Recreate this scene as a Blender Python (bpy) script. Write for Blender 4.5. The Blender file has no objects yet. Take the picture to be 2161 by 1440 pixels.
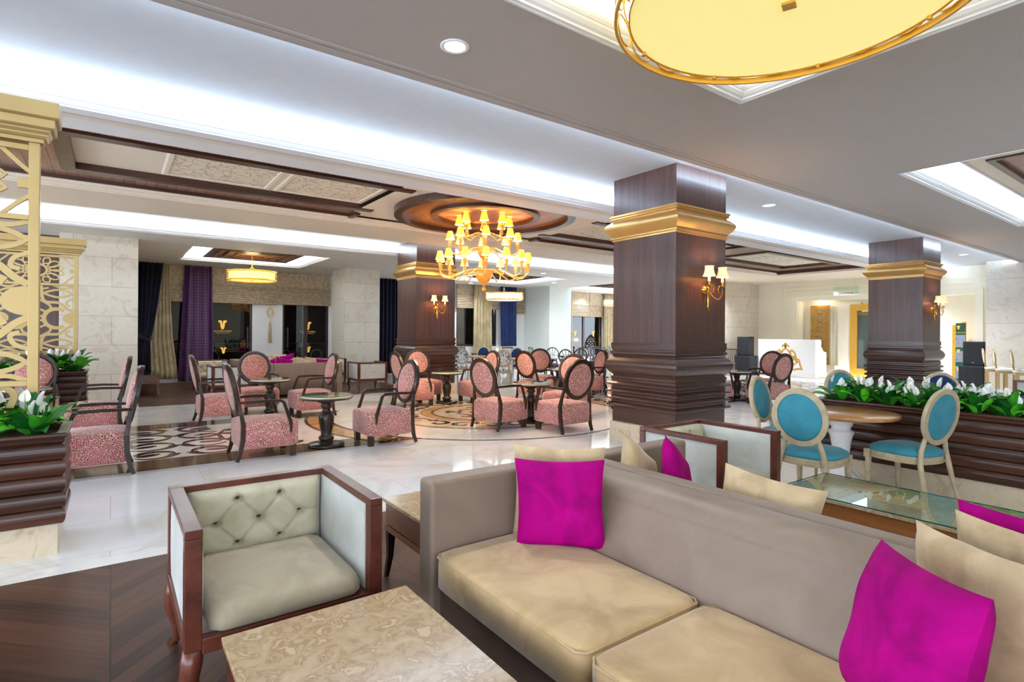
import bpy, math, random
from math import sin, cos, pi, radians as R
from mathutils import Matrix, Vector

random.seed(7)
SC = bpy.context.scene
COL = SC.collection

# ------------------------------------------------------------------ camera
cam_data = bpy.data.cameras.new('camera')
cam_data.sensor_width = 36.0
cam_data.lens = 36.0 * 1165.0 / 2161.0
cam_data.shift_y = -16.0 / 2161.0
cam_data.clip_end = 200
cam = bpy.data.objects.new('camera', cam_data)
COL.objects.link(cam)
cam.matrix_world = (Matrix.Translation((0, 0, 1.55)) @ Matrix.Rotation(R(-35.95), 4, 'Z')
                    @ Matrix.Rotation(R(90), 4, 'X') @ Matrix.Rotation(R(0.4), 4, 'Z'))
SC.camera = cam

# ------------------------------------------------------------------ world, exposure
world = bpy.data.worlds.new('world')
SC.world = world
world.use_nodes = True
wb = world.node_tree.nodes['Background']
wb.inputs[0].default_value = (0.76, 0.87, 1.0, 1)
wb.inputs[1].default_value = 3.2
SC.view_settings.view_transform = 'Standard'
SC.view_settings.look = 'None'
SC.view_settings.exposure = 1.12
SC.view_settings.gamma = 1.0
SC.view_settings.use_curve_mapping = False
SC.cycles.use_denoising = True
SC.cycles.max_bounces = 10
SC.cycles.diffuse_bounces = 5
SC.cycles.glossy_bounces = 4
SC.cycles.sample_clamp_indirect = 6

WHITE_LED = (0.60, 0.79, 1.0)
WARM = (1.0, 0.62, 0.28)


def area_light(x0, y0, x1, y1, z, power, color=WHITE_LED, up=True):
    d = bpy.data.lights.new('cove_light', 'AREA')
    d.shape = 'RECTANGLE'
    d.size = abs(x1 - x0)
    d.size_y = abs(y1 - y0)
    d.energy = power
    d.color = color
    o = bpy.data.objects.new('cove_light', d)
    o.location = ((x0 + x1) / 2, (y0 + y1) / 2, z)
    o.rotation_euler = (pi if up else 0, 0, 0)
    COL.objects.link(o)
    return o


def point_light(x, y, z, power, color=WARM, r=0.05):
    d = bpy.data.lights.new('lamp_glow', 'POINT')
    d.energy = power
    d.color = color
    d.shadow_soft_size = r
    o = bpy.data.objects.new('lamp_glow', d)
    o.location = (x, y, z)
    COL.objects.link(o)
    return o


def spot_light(x, y, z, power, color=(0.84, 0.91, 1.0), ang=130, r=0.08):
    d = bpy.data.lights.new('downlight_glow', 'SPOT')
    d.energy = power
    d.color = color
    d.spot_size = R(ang)
    d.spot_blend = 0.8
    d.shadow_soft_size = r
    o = bpy.data.objects.new('downlight_glow', d)
    o.location = (x, y, z)
    COL.objects.link(o)
    return o


# cove strips hidden in the ceiling troughs
K = 1.0
area_light(-8.5, 6.36, 21.9, 6.58, 3.60, 330 * K)
lo = area_light(-8.5, 4.15, 21.9, 4.22, 3.765, 210 * K)
lo.rotation_euler = (pi - R(50), 0, 0)
area_light(-8.5, 13.47, 16.9, 13.72, 3.60, 330 * K)
area_light(-8.5, 11.62, 16.9, 11.80, 3.70, 160 * K)

# ------------------------------------------------------------------ helpers
def hexc(h):
    h = h.lstrip('#')
    out = []
    for i in (0, 2, 4):
        c = int(h[i:i + 2], 16) / 255
        out.append(c / 12.92 if c <= 0.04045 else ((c + 0.055) / 1.055) ** 2.4)
    return (*out, 1.0)


class NT:
    def __init__(s, name):
        s.m = bpy.data.materials.new(name)
        s.m.use_nodes = True
        s.t = s.m.node_tree
        s.b = s.t.nodes['Principled BSDF']
        s.out = s.t.nodes['Material Output']

    def n(s, typ, **kw):
        nd = s.t.nodes.new(typ)
        for k, v in kw.items():
            if k.startswith('i_'):
                nd.inputs[k[2:].replace('_', ' ')].default_value = v
            else:
                setattr(nd, k, v)
        return nd

    def l(s, a, b):
        s.t.links.new(a, b)

    def coords(s, scale=(1, 1, 1), rot=(0, 0, 0), obj=True, loc=(0, 0, 0)):
        tc = s.n('ShaderNodeTexCoord')
        mp = s.n('ShaderNodeMapping')
        mp.inputs['Scale'].default_value = scale
        mp.inputs['Rotation'].default_value = rot
        mp.inputs['Location'].default_value = loc
        if obj == 'world':
            g = s.n('ShaderNodeNewGeometry')
            s.l(g.outputs['Position'], mp.inputs[0])
        else:
            s.l(tc.outputs['Object'], mp.inputs[0])
        return mp.outputs[0]

    def ramp(s, fac, stops, interp='LINEAR'):
        r = s.n('ShaderNodeValToRGB')
        r.color_ramp.interpolation = interp
        e = r.color_ramp.elements
        while len(e) < len(stops):
            e.new(0.5)
        for i, (p, c) in enumerate(stops):
            e[i].position = p
            e[i].color = c if len(c) == 4 else (*c, 1)
        s.l(fac, r.inputs[0])
        return r.outputs[0]

    def bump(s, h, strength=0.3, dist=0.01):
        b = s.n('ShaderNodeBump')
        b.inputs['Strength'].default_value = strength
        b.inputs['Distance'].default_value = dist
        s.l(h, b.inputs['Height'])
        s.l(b.outputs[0], s.b.inputs['Normal'])


def setb(nt, color=None, rough=0.5, metal=0.0, spec=0.5, **kw):
    b = nt.b
    if color is not None:
        b.inputs['Base Color'].default_value = color
    b.inputs['Roughness'].default_value = rough
    b.inputs['Metallic'].default_value = metal
    b.inputs['Specular IOR Level'].default_value = spec
    for k, v in kw.items():
        b.inputs[k.replace('_', ' ')].default_value = v


def plain(name, hx, rough=0.5, metal=0.0, spec=0.5, var=0.06, scale=8, **kw):
    nt = NT(name)
    c = hexc(hx)
    setb(nt, c, rough, metal, spec, **kw)
    if var:
        v = nt.coords((1, 1, 1))
        no = nt.n('ShaderNodeTexNoise', i_Scale=scale, i_Detail=4.0)
        nt.l(v, no.inputs[0])
        a = tuple(min(1, x * (1 - var)) for x in c[:3])
        b = tuple(min(1, x * (1 + var)) for x in c[:3])
        nt.l(nt.ramp(no.outputs[0], [(0.3, a), (0.7, b)]), nt.b.inputs['Base Color'])
    return nt.m


def wood(name, dark, light, scale=(14, 14, 0.8), rough=0.3, spec=0.5, coat=0.3, world=True):
    """grain runs along the axis with the small scale"""
    nt = NT(name)
    setb(nt, None, rough, 0, spec)
    nt.b.inputs['Coat Weight'].default_value = coat
    nt.b.inputs['Coat Roughness'].default_value = 0.15
    v = nt.coords(scale)
    no = nt.n('ShaderNodeTexNoise', i_Scale=3.0, i_Detail=8.0, i_Roughness=0.65)
    no.inputs['Distortion'].default_value = 0.6
    nt.l(v, no.inputs[0])
    no2 = nt.n('ShaderNodeTexNoise', i_Scale=0.7, i_Detail=3.0)
    nt.l(v, no2.inputs[0])
    mx = nt.n('ShaderNodeMath', operation='ADD')
    nt.l(no.outputs[0], mx.inputs[0])
    nt.l(no2.outputs[0], mx.inputs[1])
    hv = nt.n('ShaderNodeMath', operation='MULTIPLY')
    hv.inputs[1].default_value = 0.5
    nt.l(mx.outputs[0], hv.inputs[0])
    nt.l(nt.ramp(hv.outputs[0], [(0.36, hexc(dark)), (0.62, hexc(light))]), nt.b.inputs['Base Color'])
    nt.bump(no.outputs[0], 0.06, 0.004)
    return nt.m


def marble(name, base, vein, scale=1.6, rough=0.08, tile=None, tilevar=0.06, spec=0.5, veinpos=0.62, cloud=None, mortar=0.003):
    nt = NT(name)
    setb(nt, None, rough, 0, spec)
    v = nt.coords((1, 1, 1))
    no = nt.n('ShaderNodeTexNoise', i_Scale=scale, i_Detail=9.0, i_Roughness=0.62)
    no.inputs['Distortion'].default_value = 1.4
    nt.l(v, no.inputs[0])
    c = nt.ramp(no.outputs[0], [(0.30, hexc(base)), (0.52, hexc(cloud or base)), (veinpos, hexc(vein)), (veinpos + 0.06, hexc(base))])
    if tile:
        br = nt.n('ShaderNodeTexBrick')
        br.offset = tile[2] if len(tile) > 2 else 0.5
        br.inputs['Scale'].default_value = 1.0
        br.inputs['Brick Width'].default_value = tile[0]
        br.inputs['Row Height'].default_value = tile[1]
        br.inputs['Mortar Size'].default_value = mortar
        br.inputs['Mortar Smooth'].default_value = 0.0
        br.inputs['Bias'].default_value = 0.0
        br.inputs['Color1'].default_value = (1, 1, 1, 1)
        k = 1 - tilevar * 2
        br.inputs['Color2'].default_value = (k, k * 0.985, k * 0.96, 1)
        br.inputs['Mortar'].default_value = (0.55, 0.50, 0.44, 1) if mortar > .004 else (0.68, 0.66, 0.63, 1)
        if len(tile) > 3:
            mp = nt.coords((1, 1, 1), tile[3])
            nt.l(mp, br.inputs[0])
        else:
            nt.l(v, br.inputs[0])
        mx = nt.n('ShaderNodeMix', data_type='RGBA', blend_type='MULTIPLY')
        mx.inputs[0].default_value = 1.0
        nt.l(c, mx.inputs[6])
        nt.l(br.outputs[0], mx.inputs[7])
        c = mx.outputs[2]
    nt.l(c, nt.b.inputs['Base Color'])
    return nt.m


def emis(name, hx, strength, base=None):
    nt = NT(name)
    setb(nt, hexc(base or hx), 0.6)
    nt.b.inputs['Emission Color'].default_value = hexc(hx)
    nt.b.inputs['Emission Strength'].default_value = strength
    return nt.m


def speckle(name, a, b, c, scale=95):
    nt = NT(name)
    setb(nt, None, 0.85, 0, 0.2)
    nt.b.inputs['Sheen Weight'].default_value = 0.35
    nt.b.inputs['Sheen Roughness'].default_value = 0.4
    v = nt.coords((1, 1, 1))
    vo = nt.n('ShaderNodeTexVoronoi', i_Scale=scale)
    vo.feature = 'DISTANCE_TO_EDGE'
    nt.l(v, vo.inputs['Vector'])
    no = nt.n('ShaderNodeTexNoise', i_Scale=5.0, i_Detail=2.0)
    nt.l(v, no.inputs[0])
    col = nt.ramp(no.outputs[0], [(0.35, hexc(a)), (0.65, hexc(b))])
    msk = nt.ramp(vo.outputs[0], [(0.06, (0, 0, 0)), (0.13, (1, 1, 1))])
    mx = nt.n('ShaderNodeMix', data_type='RGBA')
    nt.l(msk, mx.inputs[0])
    mx.inputs[6].default_value = hexc(c)
    nt.l(col, mx.inputs[7])
    nt.l(mx.outputs[2], nt.b.inputs['Base Color'])
    return nt.m


def fabric(name, a, b, rough=0.8, sheen=0.4, scale=6, stretch=(1, 1, 1), detail=5.0, weave=0.15, wr=0.0):
    nt = NT(name)
    setb(nt, None, rough, 0, 0.25)
    nt.b.inputs['Sheen Weight'].default_value = sheen
    nt.b.inputs['Sheen Roughness'].default_value = 0.35
    v = nt.coords(stretch)
    no = nt.n('ShaderNodeTexNoise', i_Scale=scale, i_Detail=detail, i_Roughness=0.6)
    no.inputs['Distortion'].default_value = 0.8
    nt.l(v, no.inputs[0])
    nt.l(nt.ramp(no.outputs[0], [(0.32, hexc(a)), (0.68, hexc(b))]), nt.b.inputs['Base Color'])
    n2 = nt.n('ShaderNodeTexNoise', i_Scale=350.0, i_Detail=1.0)
    nt.l(v, n2.inputs[0])
    if wr:
        n3 = nt.n('ShaderNodeTexNoise', i_Scale=9.0, i_Detail=3.0)
        n3.inputs['Distortion'].default_value = 1.2
        nt.l(v, n3.inputs[0])
        ad = nt.n('ShaderNodeMath', operation='MULTIPLY_ADD')
        nt.l(n3.outputs[0], ad.inputs[0])
        ad.inputs[1].default_value = wr
        nt.l(n2.outputs[0], ad.inputs[2])
        nt.bump(ad.outputs[0], 0.35, 0.004)
    else:
        nt.bump(n2.outputs[0], weave, 0.002)
    return nt.m


M = {}
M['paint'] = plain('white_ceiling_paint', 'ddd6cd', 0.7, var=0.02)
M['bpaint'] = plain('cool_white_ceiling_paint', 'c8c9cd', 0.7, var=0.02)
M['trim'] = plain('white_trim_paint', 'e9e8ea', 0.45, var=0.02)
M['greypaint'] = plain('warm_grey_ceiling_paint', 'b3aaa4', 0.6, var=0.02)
M['creamtrim'] = plain('cream_moulding_paint', 'e6d8c4', 0.55, var=0.03)
M['cream'] = plain('cream_wall_paint', 'ece3cb', 0.6, var=0.02)
M['pale'] = plain('pale_wall_paint', 'dfe4dd', 0.6, var=0.02)
M['colwood'] = wood('column_wood_veneer', '38221d', '583931', (20, 20, 0.8), 0.36, coat=0.2)
M['basewood'] = wood('column_base_wood', '2f1c16', '513327', (0.9, 0.9, 12), 0.3, coat=0.4)
M['plankx'] = wood('ceiling_wood', '4a2f26', '75503f', (9, 0.7, 9), 0.38, coat=0.2)
M['framewood'] = wood('ceiling_frame_wood', '38211a', '563528', (0.9, 9, 9), 0.35, coat=0.25)
M['planter'] = wood('planter_wood', '26120b', '54301f', (0.8, 0.8, 14), 0.3, spec=0.35, coat=0.12)
M['chairwood'] = wood('dark_chair_wood', '241711', '3a271e', (6, 6, 6), 0.3, spec=0.4, coat=0.2)
M['redwood'] = wood('reddish_frame_wood', '47221a', '6c3627', (5, 5, 5), 0.28, spec=0.4, coat=0.2)
M['tablewood'] = wood('side_table_wood', '54331f', '7c4f30', (1, 1, 10), 0.3, coat=0.4)
M['orangewood'] = wood('light_brown_wood', '7d4a22', 'a2683a', (10, 0.8, 10), 0.35, coat=0.2)
M['oak'] = wood('table_top_wood', 'a06c38', 'c68f50', (8, 0.8, 8), 0.28, coat=0.4)
M['blackwood'] = plain('black_lacquer', '1c1512', 0.25, var=0.1)


def gold(name, hx, rough=0.35, metal=0.75, var=0.05):
    return plain(name, hx, rough, metal, 0.5, var=var, scale=3)


M['gold'] = gold('satin_gold', 'cda464', 0.36, 0.7)
M['screen'] = gold('champagne_gold_screen', 'b99d66', 0.42, 0.4)
M['brass'] = gold('brass', 'c99a4b', 0.2, 1.0)
M['doorgold'] = gold('gold_paint', 'd3a03c', 0.4, 0.45)
M['panelgold'] = gold('dull_gold_panel', 'a97e34', 0.4, 0.4)
M['steel'] = plain('brushed_steel', 'b8bcc0', 0.25, 1.0, var=0.03)
M['stone'] = marble('beige_stone_cladding', 'cfc3b2', 'c2b29c', 1.1, 0.35, cloud='d6cbbb', spec=0.35)
M['plinth'] = marble('beige_marble_plinth', 'c9b79c', 'bba588', 5.0, 0.25, cloud='d0bfa5')
M['tmarble'] = marble('table_marble', 'c0a888', '9c7f5f', 12, 0.16, cloud='ae9472', veinpos=0.56)
M['mtile'] = marble('white_marble_tile', 'eef0f4', 'dcd8d2', 0.9, 0.09, tile=(1.6, 0.8, 0.5), tilevar=0.03, cloud='e8e9ea')
M['mstrip'] = marble('white_marble_strip', 'e8e6e3', 'd8d4ce', 1.2, 0.08)
M['mbrown'] = marble('brown_marble', '8d7259', '6b523e', 3.0, 0.08, cloud='7e644c')
M['mdark'] = marble('dark_brown_marble', '54382c', '7d5c49', 4.0, 0.08, cloud='46302a')
M['mtan'] = marble('tan_marble', 'c39a66', 'a67c4c', 3.0, 0.08, cloud='cfa877')
M['mcream'] = marble('cream_marble', 'e6d9c2', 'cdbb9b', 2.0, 0.08, cloud='ded0b6')
M['pink'] = speckle('speckled_rose_fabric', '842c42', 'b44e6a', 'dcb8a0', 52)
M['cream_vel'] = fabric('cream_velvet', 'a8a086', 'c4bda4', 0.75, 0.5, 4)
M['taupe'] = fabric('taupe_leather', '7c6a5c', '897768', 0.45, 0.1, 3, weave=0.05)
M['taupedark'] = fabric('dark_taupe_leather', '4a3a30', '56443a', 0.35, 0.1, 3, weave=0.05)
M['seatvel'] = fabric('golden_beige_velvet', 'a0845c', 'c6a87e', 0.75, 0.45, 3.2, (1, 1, 1), 6.0)
M['pillowb'] = fabric('beige_velvet_pillow', 'a68d6b', 'c7b08c', 0.7, 0.5, 5, (1, 1, 1), 5.0, wr=2.0)
M['magenta'] = fabric('magenta_velvet', '80005a', 'b4007c', 0.75, 0.0, 4.5, (1, 1, 1), 4.0, wr=2.0)
M['magenta'].node_tree.nodes['Principled BSDF'].inputs['Specular IOR Level'].default_value = 0.08
M['seat_vel2'] = fabric('warm_grey_velvet', '9c8f78', 'b2a58c', 0.75, 0.3, 4)
M['blue'] = fabric('turquoise_velvet', '2d7788', '3f8da0', 0.7, 0.25, 4)
M['grey_vel'] = fabric('pale_grey_velvet', 'aeaea6', 'c4c4bd', 0.7, 0.4, 4)
M['navy'] = fabric('navy_fabric', '10254a', '183463', 0.8, 0.2, 5)
M['creamwood'] = plain('antiqued_cream_wood', 'b5a587', 0.4, var=0.16, scale=14)
M['white'] = plain('white_lacquer', 'e8e6e4', 0.3, var=0.02)
M['whitecush'] = fabric('white_leatherette', 'd9d4ca', 'e6e1d8', 0.5, 0.1, 4)
M['black'] = plain('black_plastic', '1b1f26', 0.5, var=0.05)
M['navycurt'] = fabric('midnight_blue_velvet', '070a1c', '10132e', 0.8, 0.35, 3)
M['goldcurt'] = fabric('champagne_satin', '9a8764', 'b8a682', 0.5, 0.3, 3)
M['bluecurt'] = fabric('deep_blue_satin', '14204a', '1f3065', 0.6, 0.3, 3)
M['shade_y'] = emis('yellow_lamp_shade', 'f0b428', 0.75, 'e8c060')
M['shade_in'] = emis('bright_shade_rim', 'fff0a0', 2.0)
M['shade_w'] = emis('warm_fabric_shade', 'ffb87c', 0.5, 'ffe0b8')
M['glow_y'] = emis('yellow_drum_glow', 'ffdc60', 0.75, 'f0dca0')
M['glow_big'] = emis('pale_yellow_drum_glow', 'f0dc70', 0.32, 'e6e0b0')
M['glow_w'] = emis('white_drum_glow', 'fff0e4', 0.55, 'fff6ee')
M['led'] = emis('downlight_glow', 'fff2dc', 6)
M['amber'] = plain('amber_glass', 'd69a3a', 0.12, 0.0, 0.6, var=0.1)
M['amber'].node_tree.nodes['Principled BSDF'].inputs['Transmission Weight'].default_value = 0.5
M['amber'].node_tree.nodes['Principled BSDF'].inputs['Emission Color'].default_value = hexc('c88020')
M['amber'].node_tree.nodes['Principled BSDF'].inputs['Emission Strength'].default_value = 0.15
M['soil'] = plain('dark_soil', '2a2018', 0.95, var=0.4, scale=40)
M['leafstem'] = plain('leaf_stem', '3f8f28', 0.5)
M['spadix'] = plain('cream_spadix', 'e8dcae', 0.6)
M['outdark'] = plain('dark_terrace', '1a1c20', 0.8, var=0.2)
M['outgrey'] = plain('grey_terrace_panel', '2c3438', 0.8, var=0.2)
M['dkframe'] = plain('dark_bronze_frame', '3a2c28', 0.4, 0.2)
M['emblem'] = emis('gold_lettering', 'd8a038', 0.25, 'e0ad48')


def leaf_mat(name, a, b):
    nt = NT(name)
    setb(nt, None, 0.35, 0, 0.5)
    oi = nt.n('ShaderNodeNewGeometry')
    v = nt.coords((1, 1, 1))
    no = nt.n('ShaderNodeTexNoise', i_Scale=7.0)
    nt.l(v, no.inputs[0])
    nt.l(nt.ramp(no.outputs[0], [(0.35, hexc(a)), (0.65, hexc(b))]), nt.b.inputs['Base Color'])
    return nt.m


M['leaf0'] = leaf_mat('dark_green_leaf', '12501a', '1f6b22')
M['leaf1'] = leaf_mat('green_leaf', '2f8a1e', '4cab2c')
M['leaf2'] = leaf_mat('bright_green_leaf', '48c41e', '74dc36')
M['petal'] = plain('white_spathe', 'efeeec', 0.5, var=0.02)
M['petal'].node_tree.nodes['Principled BSDF'].inputs['Subsurface Weight'].default_value = 0.0


def glass_mat(name, tint, rough=0.0, mixf=0.12):
    nt = NT(name)
    nt.t.nodes.remove(nt.b)
    tr = nt.n('ShaderNodeBsdfTransparent')
    tr.inputs[0].default_value = tint
    gl = nt.n('ShaderNodeBsdfGlossy')
    gl.inputs['Roughness'].default_value = rough
    fr = nt.n('ShaderNodeFresnel')
    fr.inputs[0].default_value = 1.5
    mx = nt.n('ShaderNodeMixShader')
    ad = nt.n('ShaderNodeMath', operation='ADD')
    ad.inputs[1].default_value = mixf
    nt.l(fr.outputs[0], ad.inputs[0])
    ge = nt.n('ShaderNodeNewGeometry')
    sb = nt.n('ShaderNodeMath', operation='SUBTRACT')
    sb.inputs[0].default_value = 1.0
    nt.l(ge.outputs['Backfacing'], sb.inputs[1])
    mu = nt.n('ShaderNodeMath', operation='MULTIPLY')
    nt.l(ad.outputs[0], mu.inputs[0])
    nt.l(sb.outputs[0], mu.inputs[1])
    nt.l(mu.outputs[0], mx.inputs[0])
    nt.l(tr.outputs[0], mx.inputs[1])
    nt.l(gl.outputs[0], mx.inputs[2])
    nt.l(mx.outputs[0], nt.out.inputs[0])
    return nt.m


M['pane'] = glass_mat('window_glass', (0.55, 0.6, 0.62, 1), 0.0, 0.05)
M['tglass'] = glass_mat('table_glass', (0.90, 0.97, 0.95, 1), 0.0, 0.04)
M['gedge'] = plain('green_glass_edge', '0d5a50', 0.1, var=0)


def herringbone():
    """dark oak blocks laid in a herringbone of 45 degree rows"""
    nt = NT('herringbone_oak')
    setb(nt, None, 0.4, 0, 0.3)
    g = nt.n('ShaderNodeNewGeometry')
    sp = nt.n('ShaderNodeSeparateXYZ')
    nt.l(g.outputs['Position'], sp.inputs[0])

    def mth(op, a, b=None):
        m = nt.n('ShaderNodeMath', operation=op)
        for i, q in enumerate((a, b)):
            if q is None:
                continue
            if isinstance(q, (int, float)):
                m.inputs[i].default_value = q
            else:
                nt.l(q, m.inputs[i])
        return m.outputs[0]
    X, Y = sp.outputs[0], sp.outputs[1]
    P = 0.78   # column width
    col = mth('FLOOR', mth('DIVIDE', X, P))
    fx = mth('SUBTRACT', mth('DIVIDE', X, P), col)
    par = mth('MODULO', mth('ABSOLUTE', col), 2.0)
    sgn = mth('SUBTRACT', mth('MULTIPLY', par, 2.0), 1.0)
    yy = mth('ADD', Y, mth('MULTIPLY', mth('MULTIPLY', fx, P), sgn))
    W = 0.13
    row = mth('FLOOR', mth('DIVIDE', yy, W))
    fy = mth('SUBTRACT', mth('DIVIDE', yy, W), row)
    rnd = nt.n('ShaderNodeTexWhiteNoise', noise_dimensions='2D')
    cb = nt.n('ShaderNodeCombineXYZ')
    nt.l(col, cb.inputs[0])
    nt.l(row, cb.inputs[1])
    nt.l(cb.outputs[0], rnd.inputs['Vector'])
    gx = nt.n('ShaderNodeCombineXYZ')
    nt.l(mth('MULTIPLY', X, 3.0), gx.inputs[0])
    nt.l(mth('MULTIPLY', yy, 30.0), gx.inputs[1])
    nt.l(mth('MULTIPLY', rnd.outputs[0], 40.0), gx.inputs[2])
    no = nt.n('ShaderNodeTexNoise', i_Scale=1.0, i_Detail=7.0, i_Roughness=0.6)
    nt.l(gx.outputs[0], no.inputs[0])
    mixv = mth('ADD', mth('MULTIPLY', no.outputs[0], 0.6), mth('MULTIPLY', rnd.outputs[0], 0.4))
    c = nt.ramp(mixv, [(0.25, hexc('2c1810')), (0.75, hexc('5c3a28'))])
    e1 = mth('LESS_THAN', fy, 0.025)
    e2 = mth('LESS_THAN', fx, 0.008)
    e = mth('MAXIMUM', e1, e2)
    mx = nt.n('ShaderNodeMix', data_type='RGBA')
    nt.l(e, mx.inputs[0])
    nt.l(c, mx.inputs[6])
    mx.inputs[7].default_value = hexc('1e120e')
    nt.l(mx.outputs[2], nt.b.inputs['Base Color'])
    return nt.m


M['herring'] = herringbone()


def planks(name, dark, light, w, axis=0, gap=0.03):
    nt = NT(name)
    setb(nt, None, 0.35, 0, 0.5)
    nt.b.inputs['Coat Weight'].default_value = 0.2
    g = nt.n('ShaderNodeNewGeometry')
    sp = nt.n('ShaderNodeSeparateXYZ')
    nt.l(g.outputs['Position'], sp.inputs[0])
    dv = nt.n('ShaderNodeMath', operation='DIVIDE')
    nt.l(sp.outputs[axis], dv.inputs[0])
    dv.inputs[1].default_value = w
    fr = nt.n('ShaderNodeMath', operation='FRACT')
    nt.l(dv.outputs[0], fr.inputs[0])
    fl = nt.n('ShaderNodeMath', operation='FLOOR')
    nt.l(dv.outputs[0], fl.inputs[0])
    wn = nt.n('ShaderNodeTexWhiteNoise', noise_dimensions='1D')
    nt.l(fl.outputs[0], wn.inputs['W'])
    sc = [9, 9, 9]
    sc[1 - axis] = 0.8
    v = nt.coords(tuple(sc), obj='world')
    no = nt.n('ShaderNodeTexNoise', i_Scale=2.5, i_Detail=6.0)
    nt.l(v, no.inputs[0])
    ad = nt.n('ShaderNodeMath', operation='MULTIPLY_ADD')
    nt.l(wn.outputs[0], ad.inputs[0])
    ad.inputs[1].default_value = 0.25
    nt.l(no.outputs[0], ad.inputs[2])
    c = nt.ramp(ad.outputs[0], [(0.4, hexc(dark)), (0.85, hexc(light))])
    lt = nt.n('ShaderNodeMath', operation='LESS_THAN')
    nt.l(fr.outputs[0], lt.inputs[0])
    lt.inputs[1].default_value = gap
    mx = nt.n('ShaderNodeMix', data_type='RGBA')
    nt.l(lt.outputs[0], mx.inputs[0])
    nt.l(c, mx.inputs[6])
    mx.inputs[7].default_value = hexc('1c0f0a')
    nt.l(mx.outputs[2], nt.b.inputs['Base Color'])
    return nt.m


M['planks'] = planks('ceiling_planks', '7a5040', 'a07660', 0.135, 0, 0.07)
M['rosette'] = planks('rosette_planks', '94542a', 'c07c44', 0.13, 0, 0.05)


def plaster():
    """carved plaster ornament panel"""
    nt = NT('carved_plaster')
    setb(nt, None, 0.7)
    v = nt.coords((1, 1, 1), obj='world')
    vo = nt.n('ShaderNodeTexVoronoi', i_Scale=8.5)
    vo.feature = 'DISTANCE_TO_EDGE'
    no = nt.n('ShaderNodeTexNoise', i_Scale=4.0, i_Detail=1.0)
    nt.l(v, no.inputs[0])
    mx = nt.n('ShaderNodeMix', data_type='RGBA')
    mx.inputs[0].default_value = 0.25
    nt.l(v, mx.inputs[6])
    nt.l(no.outputs[1], mx.inputs[7])
    nt.l(mx.outputs[2], vo.inputs['Vector'])
    h = nt.ramp(vo.outputs[0], [(0.04, (0, 0, 0)), (0.09, (1, 1, 1))])
    nt.l(nt.ramp(vo.outputs[0], [(0.03, hexc('cbbca2')), (0.09, hexc('ebe0cc'))]), nt.b.inputs['Base Color'])
    nt.bump(h, 0.5, 0.015)
    return nt.m


M['plaster'] = plaster()
M['plastplain'] = plain('plain_plaster', 'eadfcc', 0.7, var=0.02)


def blindmat():
    nt = NT('roman_blind_fabric')
    setb(nt, None, 0.85)
    v = nt.coords((1, 1, 1), obj='world')
    no = nt.n('ShaderNodeTexNoise', i_Scale=14.0, i_Detail=3.0)
    nt.l(v, no.inputs[0])
    nt.l(nt.ramp(no.outputs[0], [(0.35, hexc('a08c72')), (0.65, hexc('bda88d'))]), nt.b.inputs['Base Color'])
    return nt.m


M['blind'] = blindmat()


def purplemat():
    nt = NT('purple_patterned_velvet')
    setb(nt, None, 0.7)
    nt.b.inputs['Sheen Weight'].default_value = 0.5
    v = nt.coords((1, 1, 1), obj='world')
    br = nt.n('ShaderNodeTexVoronoi', i_Scale=11.0)
    br.inputs['Randomness'].default_value = 0.0
    mp = nt.n('ShaderNodeMapping')
    mp.inputs['Scale'].default_value = (1.3, 0.0, 1.0)
    nt.l(v, mp.inputs[0])
    nt.l(mp.outputs[0], br.inputs['Vector'])
    nt.l(nt.ramp(br.outputs[0], [(0.25, hexc('12061a')), (0.42, hexc('562658'))]), nt.b.inputs['Base Color'])
    return nt.m


M['purplepat'] = purplemat()
M['purple'] = fabric('purple_velvet', '2c0e32', '401846', 0.7, 0.5, 3)


def toilemat():
    nt = NT('blue_toile_fabric')
    setb(nt, None, 0.8)
    v = nt.coords((1, 1, 1))
    no = nt.n('ShaderNodeTexNoise', i_Scale=11.0, i_Detail=5.0, i_Roughness=0.65)
    no.inputs['Distortion'].default_value = 1.0
    nt.l(v, no.inputs[0])
    nt.l(nt.ramp(no.outputs[0], [(0.40, hexc('27497f')), (0.46, hexc('8f9fb8')), (0.50, hexc('e4e2dc'))]), nt.b.inputs['Base Color'])
    return nt.m


M['toile'] = toilemat()


def brochure():
    nt = NT('brochure_print')
    setb(nt, None, 0.4)
    v = nt.coords((1, 1, 1))
    sp = nt.n('ShaderNodeSeparateXYZ')
    nt.l(v, sp.inputs[0])
    dv = nt.n('ShaderNodeMath', operation='DIVIDE')
    nt.l(sp.outputs[2], dv.inputs[0])
    dv.inputs[1].default_value = 2.0
    no = nt.n('ShaderNodeTexNoise', i_Scale=18.0, i_Detail=4.0)
    nt.l(v, no.inputs[0])
    photo = nt.ramp(no.outputs[0], [(0.3, hexc('2d4a68')), (0.45, hexc('5f93c4')), (0.55, hexc('8a7a60')), (0.7, hexc('d08a50'))])
    msk = nt.ramp(dv.outputs[0], [(0.0, (0, 0, 0)), (0.10, (1, 1, 1)), (0.30, (0, 0, 0)), (0.36, (1, 1, 1)),
                                  (0.54, (0, 0, 0)), (0.60, (1, 1, 1)), (0.80, (0, 0, 0))], 'CONSTANT')
    mx = nt.n('ShaderNodeMix', data_type='RGBA')
    nt.l(msk, mx.inputs[0])
    mx.inputs[6].default_value = hexc('12452f')
    nt.l(photo, mx.inputs[7])
    nt.l(mx.outputs[2], nt.b.inputs['Base Color'])
    return nt.m


M['brochure'] = brochure()


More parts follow.
